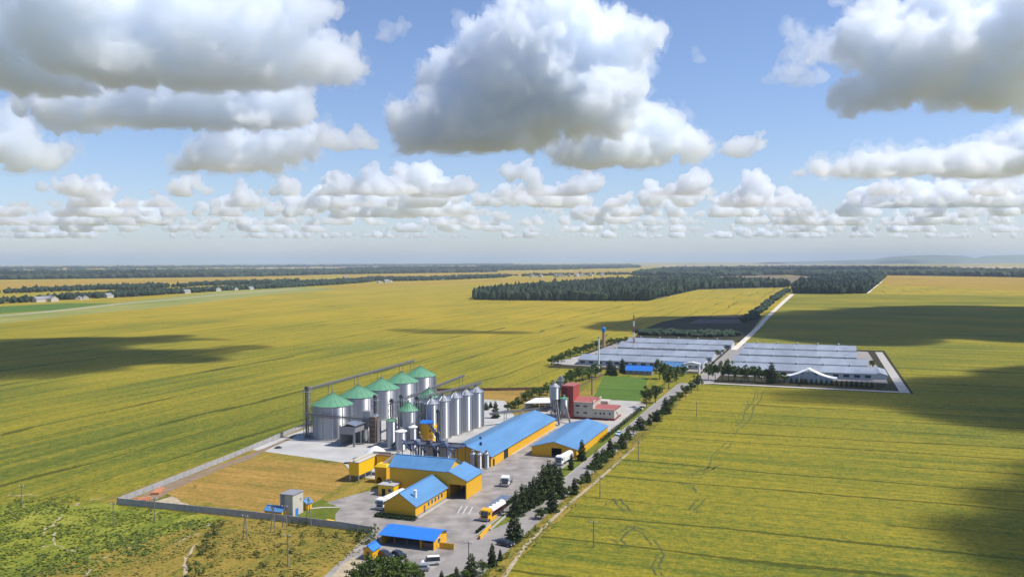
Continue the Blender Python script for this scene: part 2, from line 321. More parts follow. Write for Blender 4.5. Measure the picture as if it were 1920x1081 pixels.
# painted marks and kerbs
for k, (a, b) in enumerate((((866, 948), (858, 962)), ((876, 948), (868, 962)), ((886, 950), (879, 963)))):
    strip('road_marking', gpoly(a, b), .45, M['marking'], .052)
for a, b in (((-82.6, 200), (-82.4, 384)),): tag(MB().bar(wv(*a, .06), wv(*b, .06), .25, .14).build('kerb', M['concrete']), kind='structure')
tag(MB().bar(wv(-78.05, 216, .07), wv(-78.05, 490, .07), .25, .14).build('kerb', M['concrete']), kind='structure')
# gentle ridge on the horizon
mb = MB(); N_ = 60
for i in range(N_):
    x0 = 5200 + i * 130
    h = float(np.interp(x0 + 80, (5200, 6500, 7500, 7800, 8300, 8900, 9300, 9500, 9800, 13000), (15, 40, 70, 125, 150, 135, 70, 80, 140, 160))) + 6 * noise.noise(Vector((i * .4, 0, 0)))
    mb.v += [(x0, 16000, -1), (x0 + 60, 16900, h * 1.0 + 20), (x0 + 100, 17700, h * .95 + 20), (x0 + 100, 19000, -1)]
for i in range(N_ - 1):
    for j in range(3): a = i * 4 + j; mb.f.append([a, a + 4, a + 5, a + 1])
tag(mb.build('hills', M['hill'], smooth=True), kind='structure')
# ------------------------------------------------------------------ buildings
def gable(root, x0, x1, y0, y1, eave, ridge, along='y', wall='yellow', roof='blue', over=.45, door=None, th=.16, apex=None, plinth=None, back=True):
    """walls (gable ends included) and a two-slope roof; door=(centre, half width, height) is a real opening in the near gable"""
    w = MB(); t = .25
    if along == 'y':
        xm = (x0 + x1) / 2 if apex is None else apex
        def end(y, notch):
            if notch:
                c, d, h = notch; return [(x0, y, 0), (c - d, y, 0), (c - d, y, h), (c + d, y, h), (c + d, y, 0), (x1, y, 0), (x1, y, eave), (xm, y, ridge), (x0, y, eave)]
            return [(x0, y, 0), (x1, y, 0), (x1, y, eave), (xm, y, ridge), (x0, y, eave)]
        w.prism(end(y0, door), (0, t, 0)); w.prism(end(y1 - t, None), (0, t, 0))
        w.box(x0, x0 + t, y0 + t, y1 - t, 0, eave); w.box(x1 - t, x1, y0 + t, y1 - t, 0, eave)
        r = MB(); s1 = (ridge - eave) / (xm - x0); s2 = (ridge - eave) / (x1 - xm)
        r.prism([(x0 - over, y0 - over, eave - over * s1 + .03), (xm, y0 - over, ridge + .03), (xm, y0 - over, ridge + th + .03), (x0 - over, y0 - over, eave - over * s1 + th + .03)], (0, y1 - y0 + 2 * over, 0))
        r.prism([(x1 + over, y0 - over, eave - over * s2 + .03), (x1 + over, y0 - over, eave - over * s2 + th + .03), (xm, y0 - over, ridge + th + .03), (xm, y0 - over, ridge + .03)], (0, y1 - y0 + 2 * over, 0))
        cap = MB().bar((xm, y0 - over - .02, ridge + th + .06), (xm, y1 + over + .02, ridge + th + .06), .5, .09)
    else:
        ym = (y0 + y1) / 2 if apex is None else apex
        for x in (x0, x1 - t): w.prism([(x, y0, 0), (x, y1, 0), (x, y1, eave), (x, ym, ridge), (x, y0, eave)], (t, 0, 0))
        if door:
            c, d, h = door; w.box(x0 + t, c - d, y0, y0 + t, 0, eave); w.box(c + d, x1 - t, y0, y0 + t, 0, eave); w.box(c - d, c + d, y0, y0 + t, h, eave)
        else: w.box(x0 + t, x1 - t, y0, y0 + t, 0, eave)
        w.box(x0 + t, x1 - t, y1 - t, y1, 0, eave)
        r = MB(); s1 = (ridge - eave) / (ym - y0); s2 = (ridge - eave) / (y1 - ym)
        r.prism([(x0 - over, y0 - over, eave - over * s1 + .03), (x0 - over, ym, ridge + .03), (x0 - over, ym, ridge + th + .03), (x0 - over, y0 - over, eave - over * s1 + th + .03)], (x1 - x0 + 2 * over, 0, 0))
        r.prism([(x0 - over, y1 + over, eave - over * s2 + .03), (x0 - over, y1 + over, eave - over * s2 + th + .03), (x0 - over, ym, ridge + th + .03), (x0 - over, ym, ridge + .03)], (x1 - x0 + 2 * over, 0, 0))
        cap = MB().bar((x0 - over - .02, ym, ridge + th + .06), (x1 + over + .02, ym, ridge + th + .06), .5, .09)
    w.build('wall', M[wall], root); rf = r.build('roof', M[roof], root); cap.build('ridge_cap', M[roof], rf)
    if plinth: MB().box(x0 - .06, x1 + .06, y0 - .06, y0 - .005, 0, .55).box(x1 + .005, x1 + .06, y0, y1, 0, .55).build('plinth', M[plinth], root)
def window(root, x, y, z, w, h, face, frame='white', n=1):
    """face 'f' looks along -y, 'r' along +x"""
    a, b = MB(), MB()
    if face == 'f': a.box(x - w / 2 - .08, x + w / 2 + .08, y - .05, y - .004, z - h / 2 - .08, z + h / 2 + .08); b.box(x - w / 2, x + w / 2, y - .075, y - .052, z - h / 2, z + h / 2)
    else: a.box(x + .004, x + .05, y - w / 2 - .08, y + w / 2 + .08, z - h / 2 - .08, z + h / 2 + .08); b.box(x + .052, x + .075, y - w / 2, y + w / 2, z - h / 2, z + h / 2)
    f = a.build('window', M[frame], root); b.build('pane', M['glass'], f)
def door(root, x, y, w, h, face, m='black', name='door'):  # default near-black panel paints in the dark interior of a doorway
    a = MB()
    if face == 'f': a.box(x - w / 2, x + w / 2, y - .06, y - .004, 0, h)
    else: a.box(x + .004, x + .06, y - w / 2, y + w / 2, 0, h)
    return a.build(name, M[m], root)
# office house, main shed and its lean-to
t = thing('house', 'yellow gable-roofed house with hedge along its end wall, in front of the big yellow shed', 'house', -108.4, 207.4)
gable(t, -4.8, 4.8, 0, 20.6, 3.4, 6.5, plinth='grey')
for y in (8.2, 10.4, 12.6, 14.8, 17.0): window(t, 4.8, y, 1.9, 1.0, 1.2, 'r')
door(t, 4.8, 5.6, 1.0, 2.1, 'r', 'brown'); MB().box(2.6, 3.3, 3.2, 3.9, 4.2, 6.6).box(2.5, 3.4, 3.1, 4.0, 6.6, 6.75).build('chimney', M['white'], t)
MB().box(4.8, 6.0, .5, 20, .01, .12).build('kerb_walk', M['concrete'], t)
t = thing('warehouse', 'tall yellow shed with blue roof behind the gabled house, lower annex on its right end', 'warehouse', -113.5, 229.2)
gable(t, -9.7, 9.75, 0, 10.2, 7.8, 10.3, along='x', door=(1.3, 1.9, 3.6))
MB().box(-9.9, 9.75, -.1, -.004, 7.55, 7.79).build('gutter', M['brown'], t)
an = MB().box(15.45, 15.7, 0, 12, 0, 5.45).box(9.8, 15.45, 11.75, 12, 0, 5.45).prism([(9.8, 0, 4.1), (15.45, 0, 4.1), (15.45, 0, 5.5), (9.8, 0, 7.85)], (0, .25, 0)).prism([(9.8, 11.75, 5.45), (15.45, 11.75, 5.45), (9.8, 11.75, 7.85)], (0, .25, 0)).box(9.8, 10.1, 10.2, 11.75, 0, 7.8).box(9.8, 10.2, 0, .25, 0, 4.1).build('annex_wall', M['yellow'], t)
an = MB().prism([(9.72, -.35, 7.95), (16.1, -.35, 5.3), (16.1, -.35, 5.46), (9.72, -.35, 8.11)], (0, 12.7, 0)).build('annex_roof', M['blue'], t)
t = thing('annex_office', 'small flat-roofed yellow building beside the gabled house and the raised hopper', 'outbuilding', -121.9, 224.4)
MB().box(-2.6, 2.6, 0, 6.6, 0, 3.05).build('wall', M['bright'], t); rf = MB().box(-2.8, 2.8, -.2, 6.8, 3.06, 3.3).build('roof', M['pad'], t)
MB().box(-.3, .4, 2.5, 3.2, 3.31, 3.8).build('vent', M['grey'], rf); door(t, -.8, 0, 1.2, 2.1, 'f'); window(t, 1.3, 0, 1.7, 1.2, 1.0, 'f')
# garage, kiosks, outbuildings
t = thing('garage', 'long open-fronted garage under a bright blue roof beside the gate', 'garage', -95, 185.6)
g = MB(); L_, W_ = 7.2, 7.6
g.box(-L_, L_, W_ - .2, W_, 0, 2.6).box(-L_, -L_ + .2, .3, W_ - .2, 0, 2.5).prism([(L_ - .2, 0, 0), (L_ - .2, W_ - .2, 0), (L_ - .2, W_ - .2, 2.5), (L_ - .2, 4.2, 3.5), (L_ - .2, 0, 2.45)], (.2, 0, 0)).box(3.6, 3.8, 0, W_ - .2, 0, 2.5).build('wall', M['yellow'], t)
r = MB(); r.prism([(-L_ - .5, -.6, 2.4), (-L_ - .5, 4.2, 3.6), (-L_ - .5, 4.2, 3.74), (-L_ - .5, -.6, 2.54)], (2 * L_ + 1, 0, 0)).prism([(-L_ - .5, W_ + .4, 2.6), (-L_ - .5, W_ + .4, 2.74), (-L_ - .5, 4.2, 3.74), (-L_ - .5, 4.2, 3.6)], (2 * L_ + 1, 0, 0)).build('roof', M['deep'], t)
for x in (-7.0, -3.5, 0, 3.4, 7.0): MB().box(x - .08, x + .08, -.02, .14, 0, 2.5).build('post', M['brown'], t)
MB().box(3.85, 6.98, .6, .7, 0, 1.5).build('parapet', M['brown'], t); window(t, L_, 3, 1.6, 1.4, 1.1, 'r')
MB().box(L_ + .6, L_ + 4.4, 2.0, 2.12, .1, 1.5).box(L_ + .6, L_ + .75, 1.95, 2.17, 0, 1.7).box(L_ + 4.3, L_ + 4.45, 1.95, 2.17, 0, 1.7).build('gate', M['yellow'], t)
def kiosk(label, v, u, w, l, h, rh, roof='blue', along='y', wall='yellow'):
    t = thing('kiosk', label, 'hut', v, u); gable(t, -w / 2, w / 2, 0, l, h, rh, along=along, roof=roof, over=.3, wall=wall)
    door(t, 0, 0, .8, min(1.9, h - .15), 'f', 'brown'); return t
kiosk('little yellow hut with deep blue roof beside the dark trees at the bottom', -99.6, 174.6, 2.4, 3.4, 2.3, 3.2, 'deep')
kiosk('low yellow hut with pale blue roof leaning against the front concrete fence', -140.4, 194.6, 5.6, 3.2, 1.7, 2.6, along='x')
kiosk('small yellow hut with blue roof right of the tall white transformer box', -136.6, 203.2, 2.4, 2.6, 1.9, 2.8)
t = thing('transformer_house', 'tall plain white box building with a blue door by the front fence', 'outbuilding', -137.3, 196.4)
MB().box(-2.0, 2.0, 0, 5.0, 0, 6.0).build('wall', M['cream'], t); MB().box(-2.2, 2.2, -.2, 5.2, 6.01, 6.2).build('roof', M['grey'], t); door(t, 2.0, 1.9, 1.3, 2.0, 'r', 'deep'); MB().box(2.01, 2.05, 3.4, 4.2, 3.8, 4.4).build('vent', M['grey'], t)
MB().box(-2.04, -.5, -.05, -.01, .02, 5.9).build('panel', M['grey'], t)  # grey sheet paints shade onto part of the white front wall
# raised loading bunker on legs, with the drive-through cabin behind
t = thing('loading_bunker', 'long bright yellow bunker raised on grey legs above a drive-through', 'bunker', -137.4, 235.2)
MB().box(-3.6, .0, 0, 12.6, 2.1, 6.2).build('hopper_body', M['bright'], t); MB().box(-3.75, .15, -.15, 12.75, 6.21, 6.42).build('roof', M['cream'], t)
for y in (.3, 4.3, 8.3, 12.3):
    for x in (-3.3, -.3): MB().box(x - .18, x + .18, y - .18, y + .18, 0, 2.09).build('leg', M['dull'], t)
MB().bar((-1.8, 12.6, 6.9), (4.6, 13.4, 6.9), .8, .7).bar((-1.8, 0, 6.75), (-1.8, 12.6, 6.75), .5, .4).build('conveyor', M['cream'], t)
t = thing('loading_tower', 'yellow hopper tower with a dark arched mouth between bunker and tall shed', 'hopper', -130.6, 237)
MB().prism([(-2.1, 0, 0), (-1.6, 0, 0), (-1.3, 0, 1.5), (-.4, 0, 2.0), (.3, 0, 1.5), (.6, 0, 0), (2.0, 0, 0), (2.0, 0, 5.0), (-2.1, 0, 5.0)], (0, .3, 0)).box(-2.1, -1.8, .3, 3.4, 0, 5).box(1.7, 2.0, .3, 3.4, 0, 5).box(-1.8, 1.7, 3.1, 3.4, 0, 5).build('wall', M['yellow'], t)
MB().prism([(-2.2, -.1, 5.02), (2.1, -.1, 5.02), (1.5, .8, 5.9), (-1.6, .8, 5.9)], (0, 2.6, 0)).build('roof', M['bright'], t)
MB().bar((0, 1.6, 5.6), (4.5, 4.5, 9.5), .9, .7).build('conveyor', M['cream'], t)
t = thing('loading_cabin', 'yellow box joined to the far end of the raised bunker', 'cabin', -133.2, 246)
MB().box(-3.8, 2.6, 0, 3.4, 1.2, 6.4).build('wall', M['bright'], t); MB().box(-4.0, 2.8, -.2, 3.6, 6.41, 6.6).build('roof', M['brown'], t)
for x in (-3.5, 2.3): MB().box(x - .2, x + .2, 1.4, 1.8, 0, 1.19).build('leg', M['dull'], t)
# two long blue-roofed warehouses
t = thing('warehouse', 'longest blue-roofed yellow warehouse, running beside the tall silver silos', 'warehouse', -114.6, 268.4)
gable(t, -9.1, 9.1, 0, 74, 3.6, 6.6)
for y, w, h in ((2.4, 1.6, 2.4), (14.5, 4.2, 3.2)): door(t, 9.1, y, w, h, 'r')
MB().box(9.1, 9.9, 20, 73, .01, .14).build('loading_edge', M['concrete'], t)
MB().box(-.2, .5, 12, 12.8, 6.4, 7.4).build('roof_vent', M['navy'], t); MB().box(2.4, 3.1, 6, 6.7, 5.6, 6.9).build('roof_vent', M['navy'], t)
t = thing('warehouse', 'shorter blue-roofed yellow warehouse with open dark doorway facing the yard', 'warehouse', -90.15, 290.8)
gable(t, -8.35, 8.35, 0, 46.4, 3.3, 5.5, door=(1.0, 1.9, 3.3))
# red tower mill with cream offices
t = thing('feed_mill', 'dark red tower with cream red-roofed office wings beside the green lawn', 'mill', -105.6, 365.6)
MB().box(-3.9, 1.2, 0, 10.2, 0, 14.2).build('tower', M['redwall'], t); MB().box(-4.1, 1.4, -.25, 10.5, 14.21, 14.6).build('tower_roof', M['red'], t)
MB().box(-3.9, -.8, -1.2, -.01, 9.2, 14.2).build('bay', M['maroon'], t)
MB().box(1.21, 10.1, .7, 14.5, .9, 7.6).build('wall', M['cream'], t); MB().box(10.11, 19.6, 1.0, 13.5, .9, 4.9).build('wall', M['cream'], t)
MB().prism([(1.22, .4, 7.4), (1.22, 7.6, 9.0), (1.22, 14.8, 7.4)], (9.2, 0, 0)).build('roof', M['red'], t); MB().prism([(10.42, .7, 4.75), (10.42, 7.2, 6.0), (10.42, 13.8, 4.75)], (9.6, 0, 0)).build('roof', M['red'], t)
MB().box(10.1, 10.4, .4, 14.8, 7.0, 8.3).build('parapet', M['cream'], t)
MB().box(1.21, 10.1, .6, 14.6, .0, .89).box(10.11, 19.7, .9, 13.6, 0, .89).build('plinth', M['maroon'], t)
for x, z, w in ((3.0, 5.8, 1.9), (6.6, 5.8, 1.9), (3.0, 2.8, 1.3), (6.6, 2.8, 1.9)): window(t, x, .7, z, w, .9, 'f')
for x in (11.2, 13.4, 15.0, 17.6): window(t, x, 1.0, 2.9, .9, 1.0, 'f')
window(t, 19.6, 5, 3, 1.2, 1.1, 'r'); door(t, 19.6, 8, 1.2, 2.6, 'r', 'maroon')
MB().box(8.6, 13.4, 14.6, 20, 0, 6.2).build('stair_wing', M['cream'], t); window(t, 13.4, 17, 4.4, 1.2, 1.2, 'r')
MB().box(1.3, 5.6, 16, 20, 0, 6.6).build('rear_wing', M['cream'], t)
t = thing('open_shed', 'white-roofed open shed full of machinery left of the red tower', 'shed', -124.5, 378)
MB().prism([(-7.5, 0, 3.2), (7.0, 0, 4.2), (7.0, 0, 4.4), (-7.5, 0, 3.4)], (0, 17, 0)).build('roof', M['white'], t)
for x in (-7.2, 0, 6.6):
    for y in (.3, 8.5, 16.6): MB().box(x - .15, x + .15, y - .15, y + .15, 0, 3.2 + (x + 7.5) * .068).build('post', M['white'], t)
MB().box(-7.2, -7.05, .5, 16.4, .8, 3).box(-7, 6.5, 16.6, 16.75, .2, 3.2).build('wall', M['white'], t)
# ------------------------------------------------------------------ silos and plant
def corr(r, z0, z1, pitch=.9, amp=.02):
    n = max(4, int((z1 - z0) / pitch * 4)); return [(r + amp * math.sin(i * math.pi / 2), z0 + (z1 - z0) * i / n) for i in range(n + 1)]
def silo(label, v, u, r, h, roofh, roof='steel', wall='silosteel', z0=.5, group=None, seg=40, name='grain_silo', legs=0, cat='silo'):
    t = thing(name, label, cat, v, u, group=group)
    if z0 and not legs: MB().lathe([(r + .35, 0), (r + .35, z0)], seg).build('base_ring', M['concrete'], t)
    MB().lathe(corr(r, z0 + .01, z0 + h), seg).build('wall', M[wall], t, True)
    rf = MB().lathe([(r + .18, z0 + h + .02), (r + .18, z0 + h + .12), (r * .55, z0 + h + .12 + roofh * .48), (.45, z0 + h + roofh), (.3, z0 + h + roofh + .05)], seg)
    rb = rf.build('roof', M[roof], t); sm = MB()
    for k in range(16 if r > 3 else 8):
        a = 2 * math.pi * k / (16 if r > 3 else 8); c, s_ = math.cos(a), math.sin(a)
        sm.bar(((r + .1) * c, (r + .1) * s_, z0 + h + .2), (.5 * c, .5 * s_, z0 + h + roofh + .08), .09, .09)
    sm.build('roof_rib', M[roof], rb)
    MB().lathe([(.42, z0 + h + roofh - .1), (.42, z0 + h + roofh + .55), (.6, z0 + h + roofh + .6), (.6, z0 + h + roofh + .75)], 12).build('roof_cap', M['dull'], rb)
    if r > 2.5:
        a = -1.95; c, s_ = math.cos(a), math.sin(a); ld = MB()
        for o in (-.25, .25): ld.tube(((r + .3) * c - o * s_, (r + .3) * s_ + o * c, 0), ((r + .3) * c - o * s_, (r + .3) * s_ + o * c, z0 + h + .5), .05, seg=4)
        for k in range(int(h / .6)): ld.tube(((r + .3) * c + .25 * s_, (r + .3) * s_ - .25 * c, .5 + k * .6), ((r + .3) * c - .25 * s_, (r + .3) * s_ + .25 * c, .5 + k * .6), .03, seg=4)
        ld.build('ladder', M['dull'], t)
        st = MB()
        for k in range(12):
            a = 2 * math.pi * k / 12; c, s_ = math.cos(a), math.sin(a); st.bar(((r + .1) * c, (r + .1) * s_, z0), ((r + .1) * c, (r + .1) * s_, z0 + h), .14, .14)
        st.build('stiffener', M['steel'], t)
    for k in range(legs):
        a = 2 * math.pi * (k + .5) / legs; MB().tube((r * .85 * math.cos(a), r * .85 * math.sin(a), 0), (r * .85 * math.cos(a), r * .85 * math.sin(a), z0 + .3), .13).build('leg', M['dull'], t)
    if legs: MB().lathe([(.3, z0 - 2.2), (r - .05, z0)], 24).build('hopper', M['dull'], t, True)
    return t
gs = []
for i in range(5):
    v, u = -182.9 - 5.8 * i / 4, 293.1 + 89.9 * i / 4; gs.append((v, u))
    silo(f'{["nearest", "second", "third", "fourth", "farthest"][i]} green-roofed silo of the big row{["", " counting from the front", ", the middle one", " counting from the front", ""][i]}', v, u, 7.95, 12.6, 4.4, 'green', group='big green-roofed silos')
for i in range(5):
    v, u = -142.4 + 5.0 * i / 4, 298.5 + 33.5 * i / 4
    silo(f'{["nearest", "second", "third", "fourth", "farthest"][i]} slim silver silo of the row beside the long blue roof', v, u, 3.3, 14.6, 2.2, 'steel', group='slim silver silos')
silo('mid-sized silo with green cone roof between the big row and the yellow tower', -147.6, 289.5, 3.7, 13.0, 3.2, 'green')
silo('green-roofed silo half hidden behind the slim silver row', -153.5, 320, 4.2, 13.2, 3.4, 'green')
silo('narrow silver bin with a flat green lid in front of the brown dryer', -152.2, 284.6, 2.0, 9.6, .7, 'green')
silo('squat silver hopper bin, left one of the pair near the yellow tower', -146.3, 281.0, 2.1, 6.6, .8, 'white')
silo('squat silver hopper bin, right one of the pair near the yellow tower', -143.4, 285.0, 1.6, 7.6, .9, 'white')
silo('small grey bin with green lid on legs behind the tall shed, left one', -122.6, 256, 2.1, 4.0, .8, 'green', z0=4.8, legs=4)
silo('small grey bin with green lid on legs behind the tall shed, right one', -117.2, 256.6, 2.3, 4.2, .9, 'green', z0=4.6, legs=4)
for i, (v, u) in enumerate(((-110.6, 264.6), (-108.3, 264.8), (-106.4, 266.6))):
    silo(f'{["left", "middle", "right"][i]} narrow silver tank at the end of the long blue-roofed warehouse', v, u, .95, 4.6, .6, 'steel', z0=.4, group='narrow tanks at the warehouse end', seg=20)
silo('green-topped silver bin on legs right beside the red tower', -107.6, 362.0, 2.0, 5.0, .9, 'green', z0=4.4, legs=6)
silo('green-topped silver bin on legs left of the red tower', -112.6, 364.0, 1.9, 5.0, .9, 'green', z0=4.4, legs=6)
silo('tallest grey bin on a framed base left of the red tower', -111.6, 361.0, 2.3, 5.4, 1.6, 'dull', z0=9.2, legs=6)
def lattice(mb, x, y, w, z0, z1, n, r=.08):
    cs = [(x + a * w / 2, y + b * w / 2) for a, b in ((-1, -1), (1, -1), (1, 1), (-1, 1))]
    for c in cs: mb.bar((c[0], c[1], z0), (c[0], c[1], z1), r * 2, r * 2)
    for k in range(n):
        a, b = z0 + (z1 - z0) * k / n, z0 + (z1 - z0) * (k + 1) / n
        for i in range(4): p, q = cs[i], cs[(i + 1) % 4]; mb.bar((p[0], p[1], a), (q[0], q[1], b), r, r); mb.bar((p[0], p[1], b), (q[0], q[1], b), r, r)
def elevator(label, v, u, h, w=.9, frame=True, m='darkmetal'):
    t = thing('bucket_elevator', label, 'elevator', v, u)
    for x in (-.45, .45): MB().box(x - .2, x + .2, -.25, .25, 0, h - 1).build('leg', M[m], t)
    MB().box(-.8, .8, -.5, .5, h - 1, h - .3).prism([(-.8, -.5, h - .3), (.8, -.5, h - .3), (.4, -.5, h + .3), (-.4, -.5, h + .3)], (0, 1, 0)).build('head', M[m], t)
    MB().box(-.9, .9, -.5, .5, 0, 1.2).build('boot', M[m], t)
    if frame:
        f = MB(); lattice(f, 0, .2, 2.2, 0, h - 2, int(h / 2.4)); f.box(-1.5, 1.5, -1.3, 1.7, h - 2, h - 1.85).build('frame', M['dull'], t)
        rl = MB()
        for z in (h - 1.3, h - .8):
            for a, b in (((-1.5, -1.3), (1.5, -1.3)), ((1.5, -1.3), (1.5, 1.7)), ((1.5, 1.7), (-1.5, 1.7)), ((-1.5, 1.7), (-1.5, -1.3))): rl.bar((a[0], a[1], z), (b[0], b[1], z), .07, .07)
        rl.build('railing', M['dull'], t)
    return t
elevator('tall grey elevator tower at the front corner of the big silo row', -191.2, 287.5, 20.4)
for i, (v, u, h) in enumerate(((-166, 297, 17.0), (-157.6, 295, 16.2), (-152.3, 293, 18.4))):
    elevator(f'{["left", "middle", "right"][i]} dark elevator leg rising behind the brown dryer', v, u, h)
elevator('dark elevator leg between the green cone silo and the yellow tower', -147.4, 296.8, 17.5, frame=True)
elevator('thin elevator leg behind the yellow tower', -137.4, 294.6, 13.4, frame=False)
elevator('dark elevator post between the two small green-lidded bins', -119.8, 256.4, 13.2, frame=False)
elevator('short dark elevator post left of the small green-lidded bins', -127.2, 258.0, 11.0, frame=False)
elevator('grey elevator head above the bins beside the red tower', -110.5, 366.5, 18.5, m='dull')
def gantry(label, p, q, w=1.3, hh=1.5, legs=(), legz=0, m='girder', name='conveyor_gantry'):
    """enclosed conveyor with a railed catwalk, carried by frames standing at the given fractions"""
    p, q = wv(*p), wv(*q); t = bpy.data.objects.new(name, None); sc.collection.objects.link(t); t.location = (p.x, p.y, 0); tag(t, label, 'conveyor')
    a = Vector((0, 0, p.z)); b = q - p; b.z = q.z; d = (b - a).normalized(); n = Vector((d.y, -d.x, 0)).normalized()
    MB().bar(a, b, w * .4, .45).build('trough', M[m], t)
    MB().bar(a + n * w * .55 + Vector((0, 0, -.35)), b + n * w * .55 + Vector((0, 0, -.35)), w * .6, .08).build('catwalk', M['darkmetal'], t)
    tr = MB(); k = max(3, int((b - a).length / 3.2))
    for i in range(k):
        s0, s1 = a.lerp(b, i / k), a.lerp(b, (i + 1) / k); o = n * w * .85
        tr.bar(s0 + o + Vector((0, 0, .75)), s1 + o + Vector((0, 0, .75)), .07, .07); tr.bar(s0 + o - Vector((0, 0, .35)), s0 + o + Vector((0, 0, .75)), .07, .07)
        tr.bar(s0 - Vector((0, 0, .9)), s1 - Vector((0, 0, .9)), .12, .12); tr.bar(s0 - Vector((0, 0, .9)), s1 - Vector((0, 0, .3)), .08, .08)
    tr.build('truss', M[m], t)
    for f in legs:
        c = a.lerp(b, f); zb = legz; lg = MB()
        for o in (-.9, .9): lg.bar(c + n * o - Vector((0, 0, .9)), Vector((c.x, c.y, zb)) + n * o * 1.3, .16, .16)
        lg.bar(Vector((c.x, c.y, (c.z + zb) / 2)) + n * .98, Vector((c.x, c.y, (c.z + zb) / 2)) - n * .98, .1, .1); lg.build('support', M[m], t)
    return t
gantry('long grey conveyor gantry running above the five big green roofs', (-191.4, 287.5, 19.6), (-196.6, 392, 19.4), legs=(.18, .4, .62, .85, .98))
gantry('conveyor gantry along the foot of the big green roofs', (-158.5, 296, 14.6), (-168, 390, 13.4), legs=(.3, .6, .95))
gantry('conveyor gantry above the slim silver silos', (-143.2, 294, 18.4), (-137.0, 337, 18.4), legs=(.2, .6, .97))
gantry('pipe-like conveyor crossing from the nearest big silo to the brown dryer', (-189.6, 283.2, 10.6), (-163.5, 288, 9.2), w=1.0, legs=(.96,))
gantry('long low conveyor running from the far silver silo towards the red tower', (-133, 336, 5.4), (-113.5, 362, 5.2), legs=(.25, .5, .75))
gantry('slanting chute from the tallest bin down to the long blue roof', (-110.2, 360, 8.6), (-105, 347, .9), w=.9, legs=())
gantry('second slanting chute running down in front of the red tower', (-106.8, 361, 7.4), (-101.6, 352, .9), w=.7, legs=())
gantry('dark conveyor from the yellow tower to the small green-lidded bins', (-139, 291, 8.8), (-119, 258, 9.6), w=1.0, m='navy', legs=(.8,))
gantry('steep conveyor beside the green cone silo', (-150.5, 281.5, 1.2), (-143.2, 292, 12.4), w=1.1, m='darkmetal', legs=(.6,))
# dryer, pit shed, yellow tower, blue frames
t = thing('grain_dryer', 'brown column dryer with a grey box on top among the silver bins', 'dryer', -162.2, 289)
MB().box(-1.3, 1.3, -1.2, 1.6, .3, 10.2).build('column', M['brown'], t); MB().box(-4.6, -1.32, -.8, 2.2, 6.0, 12.2).build('fan_house', M['dull'], t)
MB().prism([(-1.4, -1.3, 10.21), (1.4, -1.3, 10.21), (.6, -1.3, 11.0), (-.6, -1.3, 11.0)], (0, 3.0, 0)).build('roof', M['steel'], t)
for k in range(5): MB().box(-1.36, 1.36, -1.27, -1.21, 1.8 + k * 1.8, 1.95 + k * 1.8).build('band', M['dull'], t)
MB().box(-4.2, -4.0, -.6, -.4, 0, 6).box(-1.7, -1.5, -.6, -.4, 0, 6).box(1.32, 2.6, -.3, 1.2, .2, 9.0).build('duct', M['steel'], t); MB().bar((1.9, 0, 11.6), (-.2, .2, 11), .5, .5).bar((1.9, 0, 11.6), (1.9, 0, 14), .4, .4).build('spout', M['steel'], t)
t = thing('intake_shed', 'grey drive-through intake shed with sloped roof beside the nearest big silo', 'shed', -168.3, 279.4)
MB().box(-3.4, 3.4, 0, .25, 4.6, 7.6).box(-3.4, -3.1, 0, .3, 0, 4.6).box(2.5, 3.4, 0, .3, 0, 4.6).box(3.1, 3.4, .3, 10, 5.4, 7.9).box(3.05, 3.4, 4.5, 5.0, 0, 5.4).box(3.05, 3.4, 9.5, 10, 0, 5.4).box(-3.4, -3.1, .3, 10, 0, 7.2).box(-3.1, 3.1, 9.7, 10, 0, 7.6).build('wall', M['grey'], t)
MB().prism([(-4.0, -.4, 7.5), (0, -.4, 8.8), (4.0, -.4, 8.0), (4.0, -.4, 8.15), (0, -.4, 8.97), (-4.0, -.4, 7.65)], (0, 10.9, 0)).build('roof', M['steel'], t)
MB().tube((4.9, 6, 5.6), (4.9, 6, 2.6), .8, seg=14).build('dust_cyclone', M['steel'], t); MB().tube((4.9, 6, 2.6), (4.9, 6, 1.2), .8, .2, 14).build('cyclone_cone', M['steel'], t); MB().box(4.2, 4.35, 5.3, 5.45, 0, 5).box(5.5, 5.65, 6.6, 6.75, 0, 5).build('cyclone_stand', M['dull'], t)
t = thing('yellow_tower', 'upright yellow service tower with small blue roof and side balconies', 'tower', -140.6, 289.4)
MB().box(-2.0, 1.4, 0, 4.2, 0, 8.8).build('wall', M['yellow'], t)
MB().prism([(-2.4, -.4, 8.82), (1.8, -.4, 8.82), (1.8, 4.6, 8.82), (-2.4, 4.6, 8.82)], (0, 0, .2)).prism([(-2.2, -.2, 9.03), (-2.2, 4.4, 9.03), (-2.2, 2.1, 9.9)], (3.8, 0, 0)).build('roof', M['deep'], t)
for z in (2.2, 4.6, 7.0):
    b = MB().box(1.41, 3.0, .6, 4.4, z - .12, z).build('balcony', M['yellow'], t); MB().box(1.5, 3.0, .55, .62, z + .01, z + 1.0).box(2.94, 3.0, .62, 4.4, z + .01, z + 1.0).build('railing', M['bright'], b); door(t, 1.4, 2.6, .9, .01 + 2.0, 'r') if z < 3 else None
for x, y in ((2.95, .6), (2.95, 4.3)): MB().box(x - .08, x + .08, y - .08, y + .08, 0, 8.6).build('post', M['bright'], t)
window(t, 1.4, 1.5, 5.6, .9, 1.3, 'r', 'brown'); window(t, 1.4, 3.4, 7.9, .9, 1.0, 'r', 'brown')
t = thing('platform_frame', 'dark blue steel frame of stairs and platforms behind the tall shed roof', 'steel frame', -121.5, 252.6)
f = MB()
for x in np.linspace(-8, 12, 6):
    for y in (-3, 3.2): f.bar((x, y, 0), (x, y, 10.2), .22, .22)
    f.bar((x, -3, 10.2), (x, 3.2, 10.2), .2, .25)
